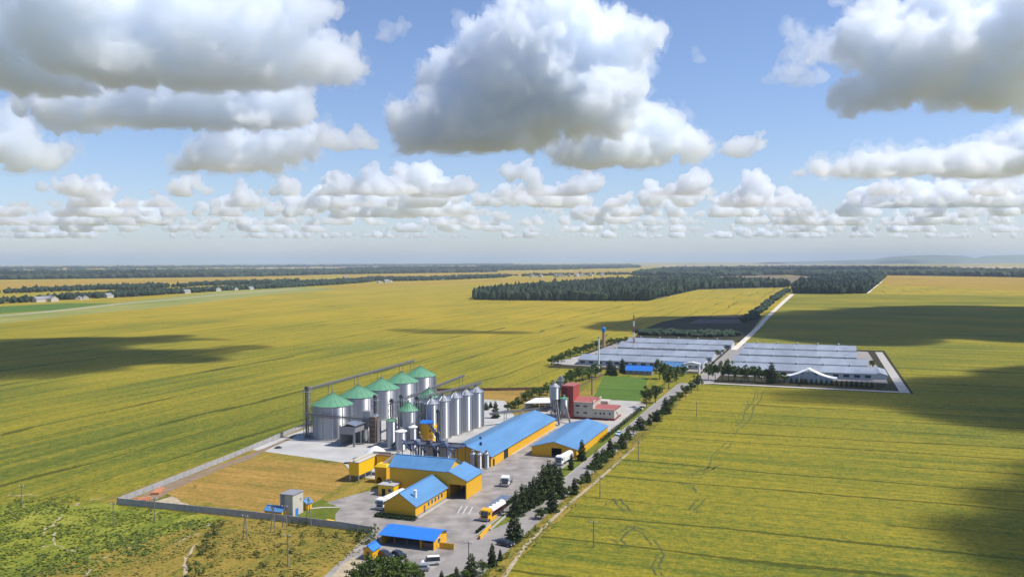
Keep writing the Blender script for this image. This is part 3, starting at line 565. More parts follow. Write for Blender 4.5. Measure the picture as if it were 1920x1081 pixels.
f.bar((-8, -3, 10.2), (12, -3, 10.2), .22, .3).bar((-8, 3.2, 10.2), (12, 3.2, 10.2), .22, .3).bar((-8, -3, 11.2), (12, -3, 11.2), .08, .08)
f.build('post', M['navy'], t)
MB().box(-8, 12, -2.9, 3.1, 9.9, 10.05).build('platform', M['darkmetal'], t)
for k, x in enumerate((-6, -1, 4, 9)): MB().bar((x - 1.7, -3.4, 11.6), (x + 1.7, -3.4, 8.0), .9, .25).build('stair', M['navy'], t)
for k, x in enumerate((-4, 0.5, 6)): MB().box(x - .7, x + .7, -1, 1, 10.06, 11.2 + .3 * k).build('motor', M['brown' if k % 2 else 'dull'], t)
# heaps and piles
def heap(label, v, u, r, h, m, name='grain_heap', cat='heap'):
    prof = [(r, 0.03), (r * .8, h * .3), (r * .45, h * .72), (r * .15, h * .97), (.02, h)]; mb = MB().lathe(prof, 24)
    mb.v = [(x + .25 * r * .3 * noise.noise(Vector((x, y, z))), y, z) for x, y, z in mb.v]; o = mb.build(name, M[m], None, True); o.location = wv(v, u, .03); return tag(o, label, cat)
heap('white conical heap on the pad below the brown dryer', -153.4, 274.5, 4.0, 2.4, 'white')
heap('small dark heap on the pale pad by the left fence', -191, 268, 1.6, .7, 'rubber', 'dark_heap')
o = MB().box(-2.4, 2.4, -1.1, 1.1, .02, .5).box(-2.2, 2.2, -.9, .9, .51, .6).build('steel_ramp', M['darkmetal']); o.location = wv(-152.6, 262, .03); o.rotation_euler = (0, 0, -SITE); tag(o, 'dark flat steel ramp lying on the pale pad near the raised bunker', 'ramp')
o = MB().box(-1.6, 1.6, -.5, .5, .02, .4).box(-1.4, 1.4, -.3, .3, .41, .5).build('steel_ramp', M['darkmetal']); o.location = wv(-153.4, 255.6, .03); o.rotation_euler = (0, 0, -SITE); tag(o, 'smaller dark steel plate nearer the raised bunker on the pad', 'ramp')
rnd = random.Random(5)
mb = MB()
for k in range(9): mb.box(k % 3 * 1.5 - 2.2, k % 3 * 1.5 - .9, (k // 3) * 1.3, (k // 3) * 1.3 + 1.1, 0, rnd.uniform(.5, 1.0))
o = mb.build('brick_stack', mat('orange_brick', (.50, .20, .09), .9, var=.25, scale=2)); o.location = wv(-184.8, 192.4, .03); tag(o, 'orange brick stacks in the far left corner of the concrete fence', 'bricks')
mb = MB().box(-1.2, 1.2, 0, 4.5, 0, .7).box(-1, 1, 5.4, 7, 0, .5); o = mb.build('brick_stack', bpy.data.materials['orange_brick']); o.location = wv(-186.6, 200.6, .03); o.rotation_euler = (0, 0, .1); tag(o, 'longer low orange brick stack along the left concrete fence', 'bricks')
o = MB().prism([(-1.6, -.8, 0), (1.6, -.8, 0), (1.2, 0, .6), (-1.2, 0, .6)], (0, 1.2, .1)).build('tarpaulin', M['bright']); o.location = wv(-123.4, 195.2, .04); o.rotation_euler = (0, 0, -.5); tag(o, 'bright yellow tarpaulin by the front fence at the yard corner', 'tarpaulin')
# ------------------------------------------------------------------ fences and barriers
def panel_fence(label, pts, h=1.9, step=4.0, m='fence'):
    p0 = wv(*pts[0]); t = bpy.data.objects.new('concrete_fence', None); sc.collection.objects.link(t); t.location = p0; tag(t, label, 'fence')
    for a, b in zip(pts, pts[1:]):
        a, b = wv(*a) - p0, wv(*b) - p0; n = max(1, round((b - a).length / step)); d = (b - a).normalized()
        for i in range(n):
            s0, s1 = a.lerp(b, i / n), a.lerp(b, (i + 1) / n); z = Vector((0, 0, h / 2 + .05))
            MB().bar(s0 + d * .1 + z, s1 - d * .1 + z, .12, h - .1).build('panel', M[m], t); MB().bar(s0, s0 + Vector((0, 0, h + .12)), .2, .2).build('post', M[m], t)
panel_fence('pale concrete panel fence along the left field', ((-189.4, 189.0), (-195.3, 242.6), (-205.1, 312.0), (-214, 408)))
panel_fence('grey concrete panel fence across the front by the dry grass', ((-189.2, 189.0), (-143.7, 191.9), (-118.0, 192.4), (-108.5, 191.6)))
panel_fence('dark fence along the far side behind the silver silos', ((-214, 408), (-165, 430), (-128, 452)), h=1.6, m='brown')
panel_fence('low fence behind the lawn by the red tower', ((-128, 452), (-127.6, 514)), h=1.0, m='brown')
def barrier(label, a, b, h, m, tip='redwall'):
    A_, B_ = wv(*a), wv(*b); t = bpy.data.objects.new('barrier_wall', None); sc.collection.objects.link(t); t.location = A_; tag(t, label, 'barrier'); d = B_ - A_
    MB().bar((0, 0, h / 2), tuple(d + Vector((0, 0, h / 2))), .35, h).build('wall', M[m], t); MB().bar(tuple(d * -.04 + Vector((0, 0, h / 2))), (0, 0, h / 2), .4, h * 1.05).build('end_post', M[tip], t)
barrier('longer low yellow wall with red end at the gate', S(899, 1010), S(920, 989), .9, 'yellow')
barrier('short low yellow wall beside the yellow tanker', S(918, 977), S(930, 970), .8, 'yellow')
barrier('low white kerb wall left of the big roadside pine', S(920, 993), S(955, 962), .5, 'concrete', 'concrete')
# ------------------------------------------------------------------ the two farm complexes beyond
def farm_shed(label, x0, x1, u0, u1, eave, ridge, group, annex=None):
    t = thing('livestock_shed', label, 'shed', (x0 + x1) / 2, u0, group=group); hw = (x1 - x0) / 2; l = u1 - u0
    gable(t, -hw, hw, 0, l, eave, ridge, along='x', wall='shedwall', roof='shed', over=.6)
    n = 14
    for i in range(n): x = -hw + (i + .5) * 2 * hw / n; MB().box(x - 1.6, x + 1.6, -.06, -.004, eave * .35, eave * .75).build('window', M['glass'], t)
    for i in range(5): x = -hw + (i + .6) * 2 * hw / 5.4; MB().lathe([(.5, ridge - .3), (.5, ridge + 1.1), (.75, ridge + 1.2), (.2, ridge + 1.6)], 10, (x, l / 2)).build('roof_vent', M['dull'], t)
SN = ('front', 'second', 'third', 'rearmost')
for i, (x0, x1, u0, u1) in enumerate(((-157, -74, 563, 590), (-153.5, -73.5, 606, 634), (-151.5, -73, 658, 682), (-154, -70, 703, 728))):
    farm_shed(f'{SN[i]} long grey-roofed shed of the left complex, behind the chimney lawn', x0, x1, u0, u1, 3.4, 5.8, 'sheds of the left complex')
for i, (x0, x1, u0, u1) in enumerate(((-55, 27.5, 549, 574), (-56, 26, 592, 616), (-56.5, 21, 640, 664), (-57, 22, 688, 712))):
    farm_shed(f'{SN[i]} long pale-roofed shed of the right complex inside the loop road', x0, x1, u0, u1, 3.6, 6.2, 'sheds of the right complex')
t = thing('lean_to', 'small pale lean-to at the right end of the front shed', 'lean-to', 27.6, 556); gable(t, .4, 8.6, 0, 30, 2.6, 3.8, along='y', wall='shedwall', roof='shed')
t = thing('low_building', 'low building with deep blue roof left of the trees on the lawn edge', 'building', -107.6, 524); gable(t, -8, 8, 0, 7, 2.6, 5.2, along='x', wall='grey', roof='deep'); [window(t, x, 0, 1.5, 1.4, .9, 'f') for x in (-5, -1.5, 2, 5.5)]
t = thing('low_building', 'low building with light blue roof right of the trees near the white gateway', 'building', -89.6, 549.6); gable(t, -7.6, 7.6, 0, 7, 3.0, 5.6, along='x', wall='cream', roof='blue'); [window(t, x, 0, 1.6, 1.4, .9, 'f') for x in (-5, -1.5, 2, 5.5)]
t = thing('gateway', 'white arched gateway in front of the left complex beside the road', 'gateway', -77.5, 540)
MB().box(-4.5, -3.5, 0, 3, 0, 5.2).box(4.0, 5.0, 0, 3, 0, 5.2).build('pillar', M['white'], t); MB().box(-4.8, 5.3, -.2, 3.2, 5.21, 6.4).build('lintel', M['white'], t); MB().prism([(-4.8, -.2, 6.42), (5.3, -.2, 6.42), (.25, -.2, 7.4)], (0, 3.4, 0)).build('pediment', M['white'], t)
# swept white canopy
t = thing('canopy', 'white swept canopy with a pointed ridge in front of the right complex', 'canopy', -7.6, 524); mb = MB()
for s_ in (-1, 1):
    P = [(s_ * 15.2 * (1 - k / 8), 2.6 + 5.0 * (k / 8) ** 1.7) for k in range(9)]
    for (a, za), (b, zb) in zip(P, P[1:]): mb.prism([(a, 0, za), (b, 0, zb), (b, 0, zb + .5), (a, 0, za + .5)], (0, 9, 0))
mb.build('roof', M['white'], t); MB().prism([(-13, .6, .0), (13, .6, 0), (13, .6, 2.6), (6, .6, 3.6), (0, .6, 7.0), (-6, .6, 3.6), (-13, .6, 2.6)], (0, .3, 0)).build('front_wall', M['shedwall'], t)
MB().box(-4.5, -1.5, .5, .59, .3, 2.2).build('poster', M['redwall'], t)
for x in (-14.6, -5, 5, 14.6): MB().box(x - .2, x + .2, 0, .4, 0, 2.7 if abs(x) > 10 else 4).build('post', M['white'], t)
# water tower, masts
t = thing('water_tower', 'slender brown water tower with a blue cap beside the left complex', 'tower', -155.2, 625.9)
MB().lathe([(1.35, 0), (1.2, 6), (1.15, 17.4)], 20).build('shaft', mat('tower_brick', (.42, .26, .16), .85, var=.3, scale=.5), t, True); MB().lathe([(1.4, 17.41), (1.55, 18.2), (1.55, 20.2), (.4, 21)], 20).build('cap', mat('cap_blue', (.03, .22, .50), .5), t, True)
t = thing('chimney', 'tall plain white mast rising from the far edge of the lawn', 'mast', -130.8, 515.2); MB().lathe([(.62, 0), (.5, 12), (.42, 23)], 14).build('shaft', M['white'], t, True); MB().lathe([(.5, 22.4), (.5, 23.5)], 14).build('cap', M['dull'], t)
t = thing('lattice_mast', 'tall red and white lattice mast behind the left complex', 'mast', -134.9, 638)
for k in range(7):
    f = MB(); lattice(f, 0, 0, 1.3 - .1 * k, k * 4.2, k * 4.2 + 4.19, 3, .09); f.build('section', M['white' if k % 2 else 'redwall'], t)
t = thing('light_mast', 'thin dark lighting mast standing beside the red tower', 'mast', -114, 434.7); MB().tube((0, 0, 0), (0, 0, 15), .3, .22, 10).build('shaft', M['darkmetal'], t); MB().box(-.9, .9, -.2, .2, 14.6, 15.1).build('lamp_head', M['darkmetal'], t)
# ------------------------------------------------------------------ vehicles
def wheels(t, xs, ys, r=.5, w=.3):
    for y in ys:
        for x in xs:
            tyre = MB(); tyre.tube((x - w / 2, y, r), (x + w / 2, y, r), r, seg=16); o = tyre.build('wheel', M['rubber'], t)
            s_ = 1 if x > 0 else -1; MB().tube((x + s_ * w * .5, y, r), (x + s_ * (w * .5 + .02), y, r), r * .55, seg=12).build('rim', M['dull'], o)
def cab(t, col, h=3.1):
    MB().prism([(-1.2, -2.0, .7), (-1.2, -2.05, 1.7), (-1.2, -1.8, h - .15), (-1.2, -1.5, h), (-1.2, .1, h + .15), (-1.2, .3, .7)], (2.4, 0, 0)).build('cab', M[col], t)
    MB().prism([(-1.08, -2.075, 1.72), (1.08, -2.075, 1.72), (1.04, -1.86, 2.62), (-1.04, -1.86, 2.62)], (0, -.02, .005)).build('windscreen', M['glass'], t)
    for s_ in (-1, 1):
        MB().box(min(s_ * 1.205, s_ * 1.22), max(s_ * 1.205, s_ * 1.22), -1.6, -.7, 1.75, 2.55).build('side_window', M['glass'], t)
        MB().box(s_ * 1.02 - .16, s_ * 1.02 + .16, -2.1, -2.03, .85, 1.05).build('headlight', M['white'], t)
        MB().box(s_ * 1.38 - .1, s_ * 1.38 + .1, -2.0, -1.9, 1.8, 2.5).build('mirror', M['black'], t)
    MB().box(-.85, .85, -2.09, -2.03, 1.1, 1.6).build('grille', M['black'], t); MB().box(-1.2, 1.2, -2.2, -1.9, .35, .78).build('bumper', M['dull'], t)
def truck(label, v, u, rot, col, cargo, length=9.0):
    t = thing('truck', label, 'truck', v, u, .05, rot); cab(t, col)
    MB().box(-.5, .5, -1.6, length - .4, .6, .95).build('chassis', M['darkmetal'], t)
    wheels(t, (-1.02, 1.02), (-1.1, 1.6, length - 3.2, length - 1.9))
    if cargo == 'tank':
        y0 = .9; mb = MB()
        for k in range(25):
            a = 2 * math.pi * k / 24
        top = [(1.2 * math.cos(a), 1.02 * math.sin(a) + 2.1) for a in [2 * math.pi * k / 24 for k in range(24)]]
        MB().prism([(x, y0, z) for x, z in top], (0, length - y0, 0)).build('tank', M['white'], t, True)
        MB().prism([(x * 1.02, y0 + .1, 2.1 + (z - 2.1) * 1.02) for x, z in top if z < 2.3], (0, length - y0 - .2, 0)).build('tank_stripe', M['maroon'], t)
        for y in (2.5, 5.0, 7.2): MB().lathe([(.35, 3.08), (.35, 3.3)], 12, (0, y)).build('hatch', M['dull'], t)
    elif cargo == 'round':
        P = [(-1.2, .96), (1.2, .96), (1.22, 2.4), (.9, 3.0), (.4, 3.25), (-.4, 3.25), (-.9, 3.0), (-1.22, 2.4)]
        MB().prism([(x, .6, z) for x, z in P], (0, length - .6, 0)).build('cargo_body', M['white'], t)
    elif cargo == 'bed':
        MB().box(-1.2, 1.2, .5, length, .96, 1.15).box(-1.2, -1.12, .5, length, 1.16, 1.7).box(1.12, 1.2, .5, length, 1.16, 1.7).box(-1.1, 1.1, .5, .6, 1.16, 2.2).build('flatbed', M['dull'], t)
    return t
truck('yellow-cabbed tanker with white and dark red tank on the yard exit lane', -84.9, 213.4, R(-4), 'yellow', 'tank', 9.5)
truck('white truck with long white rounded body parked behind the gabled house', -116.2, 212.4, R(-4), 'white', 'round', 10.5)
truck('white-cabbed flatbed truck standing in the middle of the yard', -92.6, 248.2, R(10), 'white', 'bed', 7.0)
truck('white truck with round white body beside the trees at the open warehouse', -84.6, 281, R(-6), 'white', 'round', 8.5)
def car(label, v, u, rot, paint, van=False):
    t = thing('van' if van else 'car', label, 'van' if van else 'car', v, u, .05, rot)
    h = 1.95 if van else 1.42
    P = [(-2.15, .35), (-2.2, .7), (-1.9, .88), (-1.0, .95), (1.9, .98), (2.15, .85), (2.2, .4)]
    b = MB().prism([(-.86, y, z) for y, z in P], (1.72, 0, 0)).build('body', paint, t)
    C_ = [(-1.0, .955), (-.35, h - .06), (.2, h), (1.5, h - .03), (2.0 if van else 1.7, .985)] if not van else [(-1.3, .95), (-.8, h - .06), (-.4, h), (2.0, h - .02), (2.12, .985)]
    cb = MB(); n = len(C_); cb.v = [(-.8, y, z) if z < 1.1 else (-.66, y, z) for y, z in C_] + [(.8, y, z) if z < 1.1 else (.66, y, z) for y, z in C_]
    cb.f = [list(range(n)), list(range(2 * n - 1, n - 1, -1))] + [[i, i + 1, n + i + 1, n + i] for i in range(n - 1)]; cb.build('cabin', M['glass'], t)
    MB().prism([(-.67, C_[1][0], C_[1][1] + .005), (-.67, C_[2][0], h + .01), (-.67, C_[3][0], h - .02), (-.67, C_[3][0], h + .025), (-.67, C_[2][0], h + .05), (-.67, C_[1][0], C_[1][1] + .05)], (1.34, 0, 0)).build('car_roof', paint, t)
    wheels(t, (-.76, .76), (-1.35, 1.3), .32, .2)
    for s_ in (-1, 1): MB().box(s_ * .62 - .16, s_ * .62 + .16, -2.24, -2.17, .6, .76).build('headlight', M['white'], t)
pw = M['white']; pd = mat('dark_paint', (.02, .025, .04), .25, spec=.6); pb = mat('pale_blue_paint', (.45, .62, .75), .3, spec=.6)
car('white van parked beside the dark trees at the bottom edge', -84.4, 176.8, R(-60), pw, True)
car('grey car parked in front of the white van at the bottom edge', -85.0, 172.4, R(-65), M['dull'])
car('dark blue car in the shade behind the bottom trees, by the garage', -93.6, 178.6, R(70), pd)
car('black car beside the dark blue one, nearer the yellow hut', -96.6, 177.6, R(70), pd)
car('pale blue and white car on the pale lane beside the far roadside trees', *S(1160, 815), R(-3), pb)
car('white car parked at the bend near the lawn corner', *S(1197, 768), R(80), pw)
car('dark car under the pine right of the gate', *S(948, 1022), R(75), pd)
# grey steel weighbridge and hedge strip by the exit lane
t = thing('weighbridge', 'bluish steel weighbridge deck set in the yard behind the yellow tanker', 'weighbridge', -88.0, 222.0); MB().box(-1.5, 1.5, 0, 15, .01, .22).build('deck', mat('bridge_steel', (.16, .21, .30), .5, .3), t)
for s_ in (-1.6, 1.6): MB().box(s_ - .08, s_ + .08, 0, 15, .01, .5).build('guide_rail', M['dull'], t)
# ------------------------------------------------------------------ poles
def pole(label, v, u, h, frame=False, m='wood'):
    t = thing('utility_pole', label, 'pole', v, u)
    if frame:
        for s_ in (-1, 1): MB().tube((s_ * 1.15, -.6 * s_, 0), (s_ * .1, 0, h), .13, .10).build('leg', M['wood'], t)
        MB().bar((-.55, .05, h * .5), (.55, -.05, h * .5), .14, .14).build('brace', M['fence'], t)
    else: MB().tube((0, 0, 0), (0, 0, h), .17, .11).build('post', M[m], t)
    MB().bar((-.9, 0, h - .4), (.9, 0, h - .4), .12, .12).build('crossarm', M['dull'], t)
    for x in (-.8, 0, .8): MB().lathe([(.06, h - .33), (.1, h - .2), (.05, h - .05)], 8, (x, 0)).build('insulator', M['white'], t)
for lab, px, py, h, fr in (('A-shaped concrete pole in the dry scrub, leftmost of the leaning pairs', 460, 1013, 6.6, True), ('A-shaped concrete pole below the low hut with pale blue roof', 512, 1000, 7.0, True), ('A-shaped concrete pole just right of the low hut', 534, 990, 6.2, True), ('A-shaped concrete pole in front of the small green lawn', 579, 985, 7.4, True),
        ('single slim pole in the middle of the dry scrub', 540, 1062, 7.6, False), ('thin pole among the weeds below the fence corner', 213, 985, 6.2, False), ('thin pole close to the front fence right of its corner', 290, 976, 6.4, False), ('thin pole at the far left edge of the weeds', 41, 950, 6.4, False),
        ('thin pole in the right field, nearest the camera', 1113, 1025, 6.5, False), ('thin pole in the right field beside the earth track', 1125, 934, 6.5, False), ('thin pole in the right field, third from the camera', 1197, 862, 6.5, False), ('thin pole in the right field, farthest along the track', 1306, 780, 6.5, False), ('thin grey pole among the bottom roadside pines', 879, 1081, 8, False)):
    v, u = S(px, py); pole(lab, v, u, h, fr)
# ------------------------------------------------------------------ trees
def leaf_quads(mb, c, n, sp, sz, rng, droop=0.0, flat=.6, lay=0.0):
    for _ in range(n):
        d = rng.normal(size=3); d /= np.linalg.norm(d) + 1e-9; p = c + d * np.array(sp) * rng.uniform(.35, 1.0)
        a = rng.normal(size=3); a[2] *= flat; a /= np.linalg.norm(a); b = np.cross(a, (d + rng.normal(size=3) * .5) * (1 - lay) + np.array([0, 0, lay])); b /= np.linalg.norm(b) + 1e-9
        s = sz * rng.uniform(.6, 1.3); k = len(mb.v)
        mb.v += [tuple(p + a * s), tuple(p + b * s * .75), tuple(p - a * s - np.array([0, 0, droop * s])), tuple(p - b * s * .75)]; mb.f.append([k, k + 1, k + 2, k + 3])
def fir_mesh(seed, h=1.0, w=.21, n=1500):
    rng = np.random.default_rng(seed); mb = MB()
    lean = rng.normal(size=4) * .12
    for i in range(n):
        z = 1 - rng.uniform(0, 1) ** .55; z = .07 + z * .93; ang = rng.uniform(0, 2 * math.pi)
        prof = (1 - z) ** .6 * (.82 + .32 * math.sin(z * 34 + 2 * math.sin(ang + seed)) + .16 * math.sin(3 * ang + seed + z * 9)); r = w * prof * math.sqrt(rng.uniform(.25, 1)) + .012
        p = np.array([r * math.cos(ang), r * math.sin(ang), z * h - r * .25]); leaf_quads(mb, p, 1, (.01, .01, .01), .030 * (1.15 - .4 * z), rng, .6, .5)
    return mb
def oak_mesh(seed, n=26, k=42, w=.42, low=.18):
    rng = np.random.default_rng(seed); mb = MB()
    for i in range(n):
        d = rng.normal(size=3); d /= np.linalg.norm(d); rr = rng.uniform(.35, 1.0)
        c = np.array([d[0] * w * rr, d[1] * w * rr, (low + 1) / 2 + d[2] * (1 - low) / 2 * rr * .92]); s = rng.uniform(.10, .19)
        leaf_quads(mb, c, k, (s, s, s * .8), .040, rng)
    return mb
def tree_proto(name, crown, cm, label, trunk=True):
    t = bpy.data.objects.new(name, None); sc.collection.objects.link(t); tag(t, label, 'tree' if 'bush' not in name else 'bush')
    if trunk:
        tb = MB().tube((0, 0, 0), (.01, 0, .35), .028, .02, 7).tube((.01, 0, .35), (0, .01, .8), .02, .006, 6)
        for k in range(5): a = k * 1.3; tb.tube((0, 0, .28 + .09 * k), (.2 * math.cos(a), .2 * math.sin(a), .42 + .09 * k), .011, .004, 5)
        tb.build('trunk', M['bark'], t)
    crown.build('crown', M[cm], t); return t
FIRS = [tree_proto('fir_tree', fir_mesh(s, w=w), 'fir', 'fir') for s, w in ((1, .22), (2, .27), (3, .19))]
OAKS = [tree_proto('leafy_tree', oak_mesh(s), 'leaf', 'oak') for s in (4, 5, 6)]
BUSH = [tree_proto('bush', oak_mesh(s, 14, 34, .55, .0), 'leaf', 'bush', True) for s in (7, 8)]
used = set(); rt = random.Random(11)
def plant(kind, label, px, py, top=None, h=None, wid=None, vu=None, group=None):
    protos = {'fir': FIRS, 'oak': OAKS, 'bush': BUSH}[kind]; i = rt.randrange(len(protos)); p = protos[i]
    g = wv(*vu) if vu else G(px, py)
    if h is None: d = ray(px, top); h = CH + d.z * g.y
    base_w = {'fir': .46, 'oak': .95, 'bush': 1.25}[kind]; w = (wid * g.y / F / (base_w * h)) if wid else rt.uniform(.85, 1.15)
    if i in used and False: pass
    key = (kind, i); sx = w * h
    if key not in used:
        used.add(key); o = p; o.location = g; o.rotation_euler = (0, 0, rt.uniform(0, 6.28)); o.scale = (sx, sx, h)
    else: o = dup(p, g, rt.uniform(0, 6.28), scale=(sx, sx, h))
    o['label'] = label
    if group: o['group'] = group
    elif 'group' in o: del o['group']
    return o
def row(kind, group, fmt, items):
    for i, it in enumerate(items): plant(kind, fmt.format(ORD[i] if i < 20 else 'farther'), it[0], it[1], it[2], wid=it[3] if len(it) > 3 else None, group=group)
row('fir', 'pines on the strip between yard and road', '{} dark pine of the yard-side strip, counting up the road from the gate', [(964, 1013, 956, 34), (968, 966, 916, 26), (979, 960, 904, 28), (986, 956, 906, 24), (993, 952, 900, 24), (1001, 947, 890, 26), (1010, 941, 884, 30), (1019, 934, 868, 34), (1029, 928, 860, 34), (1040, 919, 862, 32), (1050, 905, 872, 22), (1071, 880, 849, 14), (1091, 863, 822, 22)])
row('fir', 'trees on the field side of the road', '{} dark fir along the field side of the road, counting from the bottom edge', [(828, 1093, 1068, 16), (856, 1090, 1060, 18), (884, 1080, 1034, 28), (923, 1062, 1016, 24), (938, 1050, 1028, 14), (1035, 959, 909, 24), (1051, 934, 902, 24), (1077, 926, 894, 22), (1101, 903, 879, 22), (1119, 878, 842, 26), (1131, 866, 838, 20), (1144, 856, 820, 24), (1166, 840, 810, 24), (1177, 824, 798, 18), (1200, 805, 778, 22), (1217, 796, 780, 14), (1232, 789, 766, 20), (1248, 775, 743, 24)])
row('oak', 'bushy trees at the far end of the road', '{} round tree at the far end of the road, counting away from the camera', [(1224, 789, 772, 18), (1241, 783, 762, 20), (1256, 768, 744, 20), (1263, 757, 738, 20), (1275, 750, 731, 20), (1286, 743, 718, 22), (1297, 736, 712, 20), (1308, 730, 702, 22)])
row('oak', 'trees between the lawn and the road', '{} dark tree between lawn and road, counting away from the camera', [(1212, 763, 720, 30), (1229, 755, 716, 30), (1254, 728, 688, 32), (1268, 715, 686, 26), (1237, 710, 674, 30), (1248, 700, 678, 26), (1282, 704, 682, 22)])
row('oak', 'leafy trees left of the lawn', '{} green tree of the clump left of the lawn', [(1068, 722, 692, 32), (1080, 718, 688, 34), (1092, 713, 686, 34), (1105, 710, 684, 32), (1117, 706, 682, 30), (1054, 730, 704, 28), (1040, 735, 712, 24)])
row('oak', 'dark trees behind the open shed', '{} dark tree in the line running back from the open shed', [(985, 756, 730, 26), (998, 750, 726, 28), (1012, 744, 722, 28), (1026, 740, 716, 26), (972, 764, 744, 22), (952, 772, 752, 20), (964, 770, 748, 22)])
row('fir', 'dark firs behind the silver silos', '{} dark fir on the dry grass behind the silver silos', [(929, 783, 750, 18), (911, 768, 752, 12), (920, 764, 752, 10)])
row('oak', 'belt trees beside the left complex', '{} tree of the dark belt along the left complex', [(1034, 685, 666, 20), (1046, 682, 662, 24), (1058, 678, 658, 24), (1070, 672, 653, 24), (1082, 667, 649, 24), (1094, 662, 645, 24), (1106, 657, 641, 24), (1118, 653, 638, 24), (1132, 650, 635, 24), (1146, 647, 632, 22), (1160, 644, 631, 22), (1172, 642, 631, 20)])
row('fir', 'firs in front of the left complex', '{} fir in front of the left complex beyond the lawn', [(1144, 702, 673, 18), (1167, 698, 670, 18), (1153, 704, 684, 14)])
row('oak', 'trees lining the front of the right complex', '{} tree lining the front of the right complex from its left corner', [(1328, 712, 680, 22), (1341, 712, 676, 22), (1354, 713, 677, 22), (1366, 713, 674, 24), (1378, 714, 680, 22), (1391, 714, 684, 22), (1403, 715, 682, 22), (1415, 715, 680, 24), (1428, 716, 688, 22), (1438, 717, 686, 20), (1459, 717, 694, 20), (1472, 718, 698, 18)])
plant('fir', 'tall dark pointed fir left of the white swept canopy', 1447, 718, 676, wid=20)
row('fir', 'clipped thuja row before the canopy', '{} small dark thuja in the row before the white canopy', [(1484 + i * 9.4, 718.5 + i * .5, 707 + i * .5, 9) for i in range(17)])
row('oak', 'small trees between the shed roofs', '{} small tree between the roofs of the left complex', [(1274, 654, 645, 8), (1300, 656, 645, 10), (1308, 656, 645, 10), (1333, 657, 649, 8), (1288, 674, 668, 8), (1342, 668, 655, 14), (1352, 664, 652, 14)])
row('oak', 'small trees at the right complex', '{} small dark tree beside the back roofs of the right complex', [(1437, 657, 650, 8), (1602, 666, 655, 9), (1636, 690, 672, 14)])
row('oak', 'large dark trees at the bottom edge', '{} big dark round tree of the clump at the bottom edge', [(678, 1098, 1052, 52), (702, 1092, 1040, 60), (730, 1094, 1042, 62), (764, 1092, 1040, 56), (662, 1106, 1066, 40), (747, 1106, 1052, 60), (716, 1108, 1056, 60), (783, 1100, 1058, 34)])
row('oak', 'round trees among the roadside firs', '{} small round tree among the field-side firs, counting from the bottom edge', [(846, 1092, 1072, 26), (872, 1086, 1064, 26), (905, 1074, 1046, 24), (1015, 972, 948, 26), (1043, 944, 920, 22), (1064, 932, 910, 22), (1090, 914, 892, 24), (1110, 890, 862, 26), (1125, 874, 850, 24), (1138, 862, 840, 22), (1154, 848, 826, 22), (1172, 830, 808, 20), (1188, 814, 794, 22), (1207, 801, 784, 18)])
row('bush', 'bushes left of the garage', '{} dark bush of the patch left of the garage, from the fence', [(668, 1004, 986, 26), (682, 1008, 986, 28), (696, 1004, 982, 26), (704, 996, 978, 22), (672, 1016, 1000, 26), (690, 1018, 1000, 26), (656, 998, 986, 18), (702, 1016, 998, 22)])
row('bush', 'bushes on the grass right of the gate', '{} green bush on the roadside grass by the field', [(950, 1046, 1032, 16), (992, 1006, 992, 20), (1004, 994, 982, 18), (1013, 972, 953, 24), (1024, 962, 950, 16), (940, 1070, 1056, 18), (905, 1082, 1068, 20)])
row('bush', 'low bushes under the front fence', '{} bush under the front fence by the blue-roofed hut', [(492, 980, 968, 16), (548, 985, 972, 20), (560, 987, 973, 20), (572, 986, 974, 18), (598, 996, 982, 14), (524, 1002, 990, 14), (282, 958, 948, 8)])
rs = random.Random(3)
for i in range(56):
    v, u = rs.uniform(-138, -106), rs.uniform(150, 189)
    k = (v + 138) / 32
    if rs.random() > .3 + .7 * k: continue
    h = rs.uniform(.7, 2.0); plant('bush', 'low green bush scattered over the dry scrub below the fence', 0, 0, h=h, vu=(v, u), group='bushes scattered over the dry scrub')
for i, (px, py, tp, w) in enumerate(((402, 1002, 978, 34), (388, 1026, 996, 46), (412, 988, 970, 24), (366, 1080, 1046, 42), (380, 1040, 1016, 32))): plant('bush', f'{ORD[i]} bright green bush of the line between weeds and dry scrub', px, py, tp, wid=w, group='bushes between weeds and dry scrub')
# hedges
def hedge(label, v0, v1, u0, u1, h, n, seed, m='hedge'):
    rng = np.random.default_rng(seed); t = thing('hedge', label, 'hedge', (v0 + v1) / 2, (u0 + u1) / 2); mb = MB(); a, b = (v1 - v0) / 2, (u1 - u0) / 2
    for _ in range(n): leaf_quads(mb, np.array([rng.uniform(-a, a), rng.uniform(-b, b), rng.uniform(.1, 1) * h]), 1, (.05, .05, .05), .17, rng)
    mb.build('foliage', M[m], t); st = MB()
    for k in range(6): st.tube((rng.uniform(-a, a), rng.uniform(-b, b), 0), (rng.uniform(-a, a), rng.uniform(-b, b), h * .7), .05, .03, 5)
    st.build('stem', M['bark'], t)
hedge('low clipped hedge along the end wall of the gabled house', -115, -102.6, 204.6, 206.9, .9, 2200, 1)
hedge('brownish clipped hedge beside the weighbridge', -85.6, -84.0, 219, 238, .8, 1800, 2)
hedge('long dark hedge between pale lane and grass below the red tower', -81.6, -79.6, 322, 404, 1.3, 4000, 3)
hedge('short hedge beside the low yellow wall', -83.6, -82.8, 201.5, 207, .8, 500, 4)
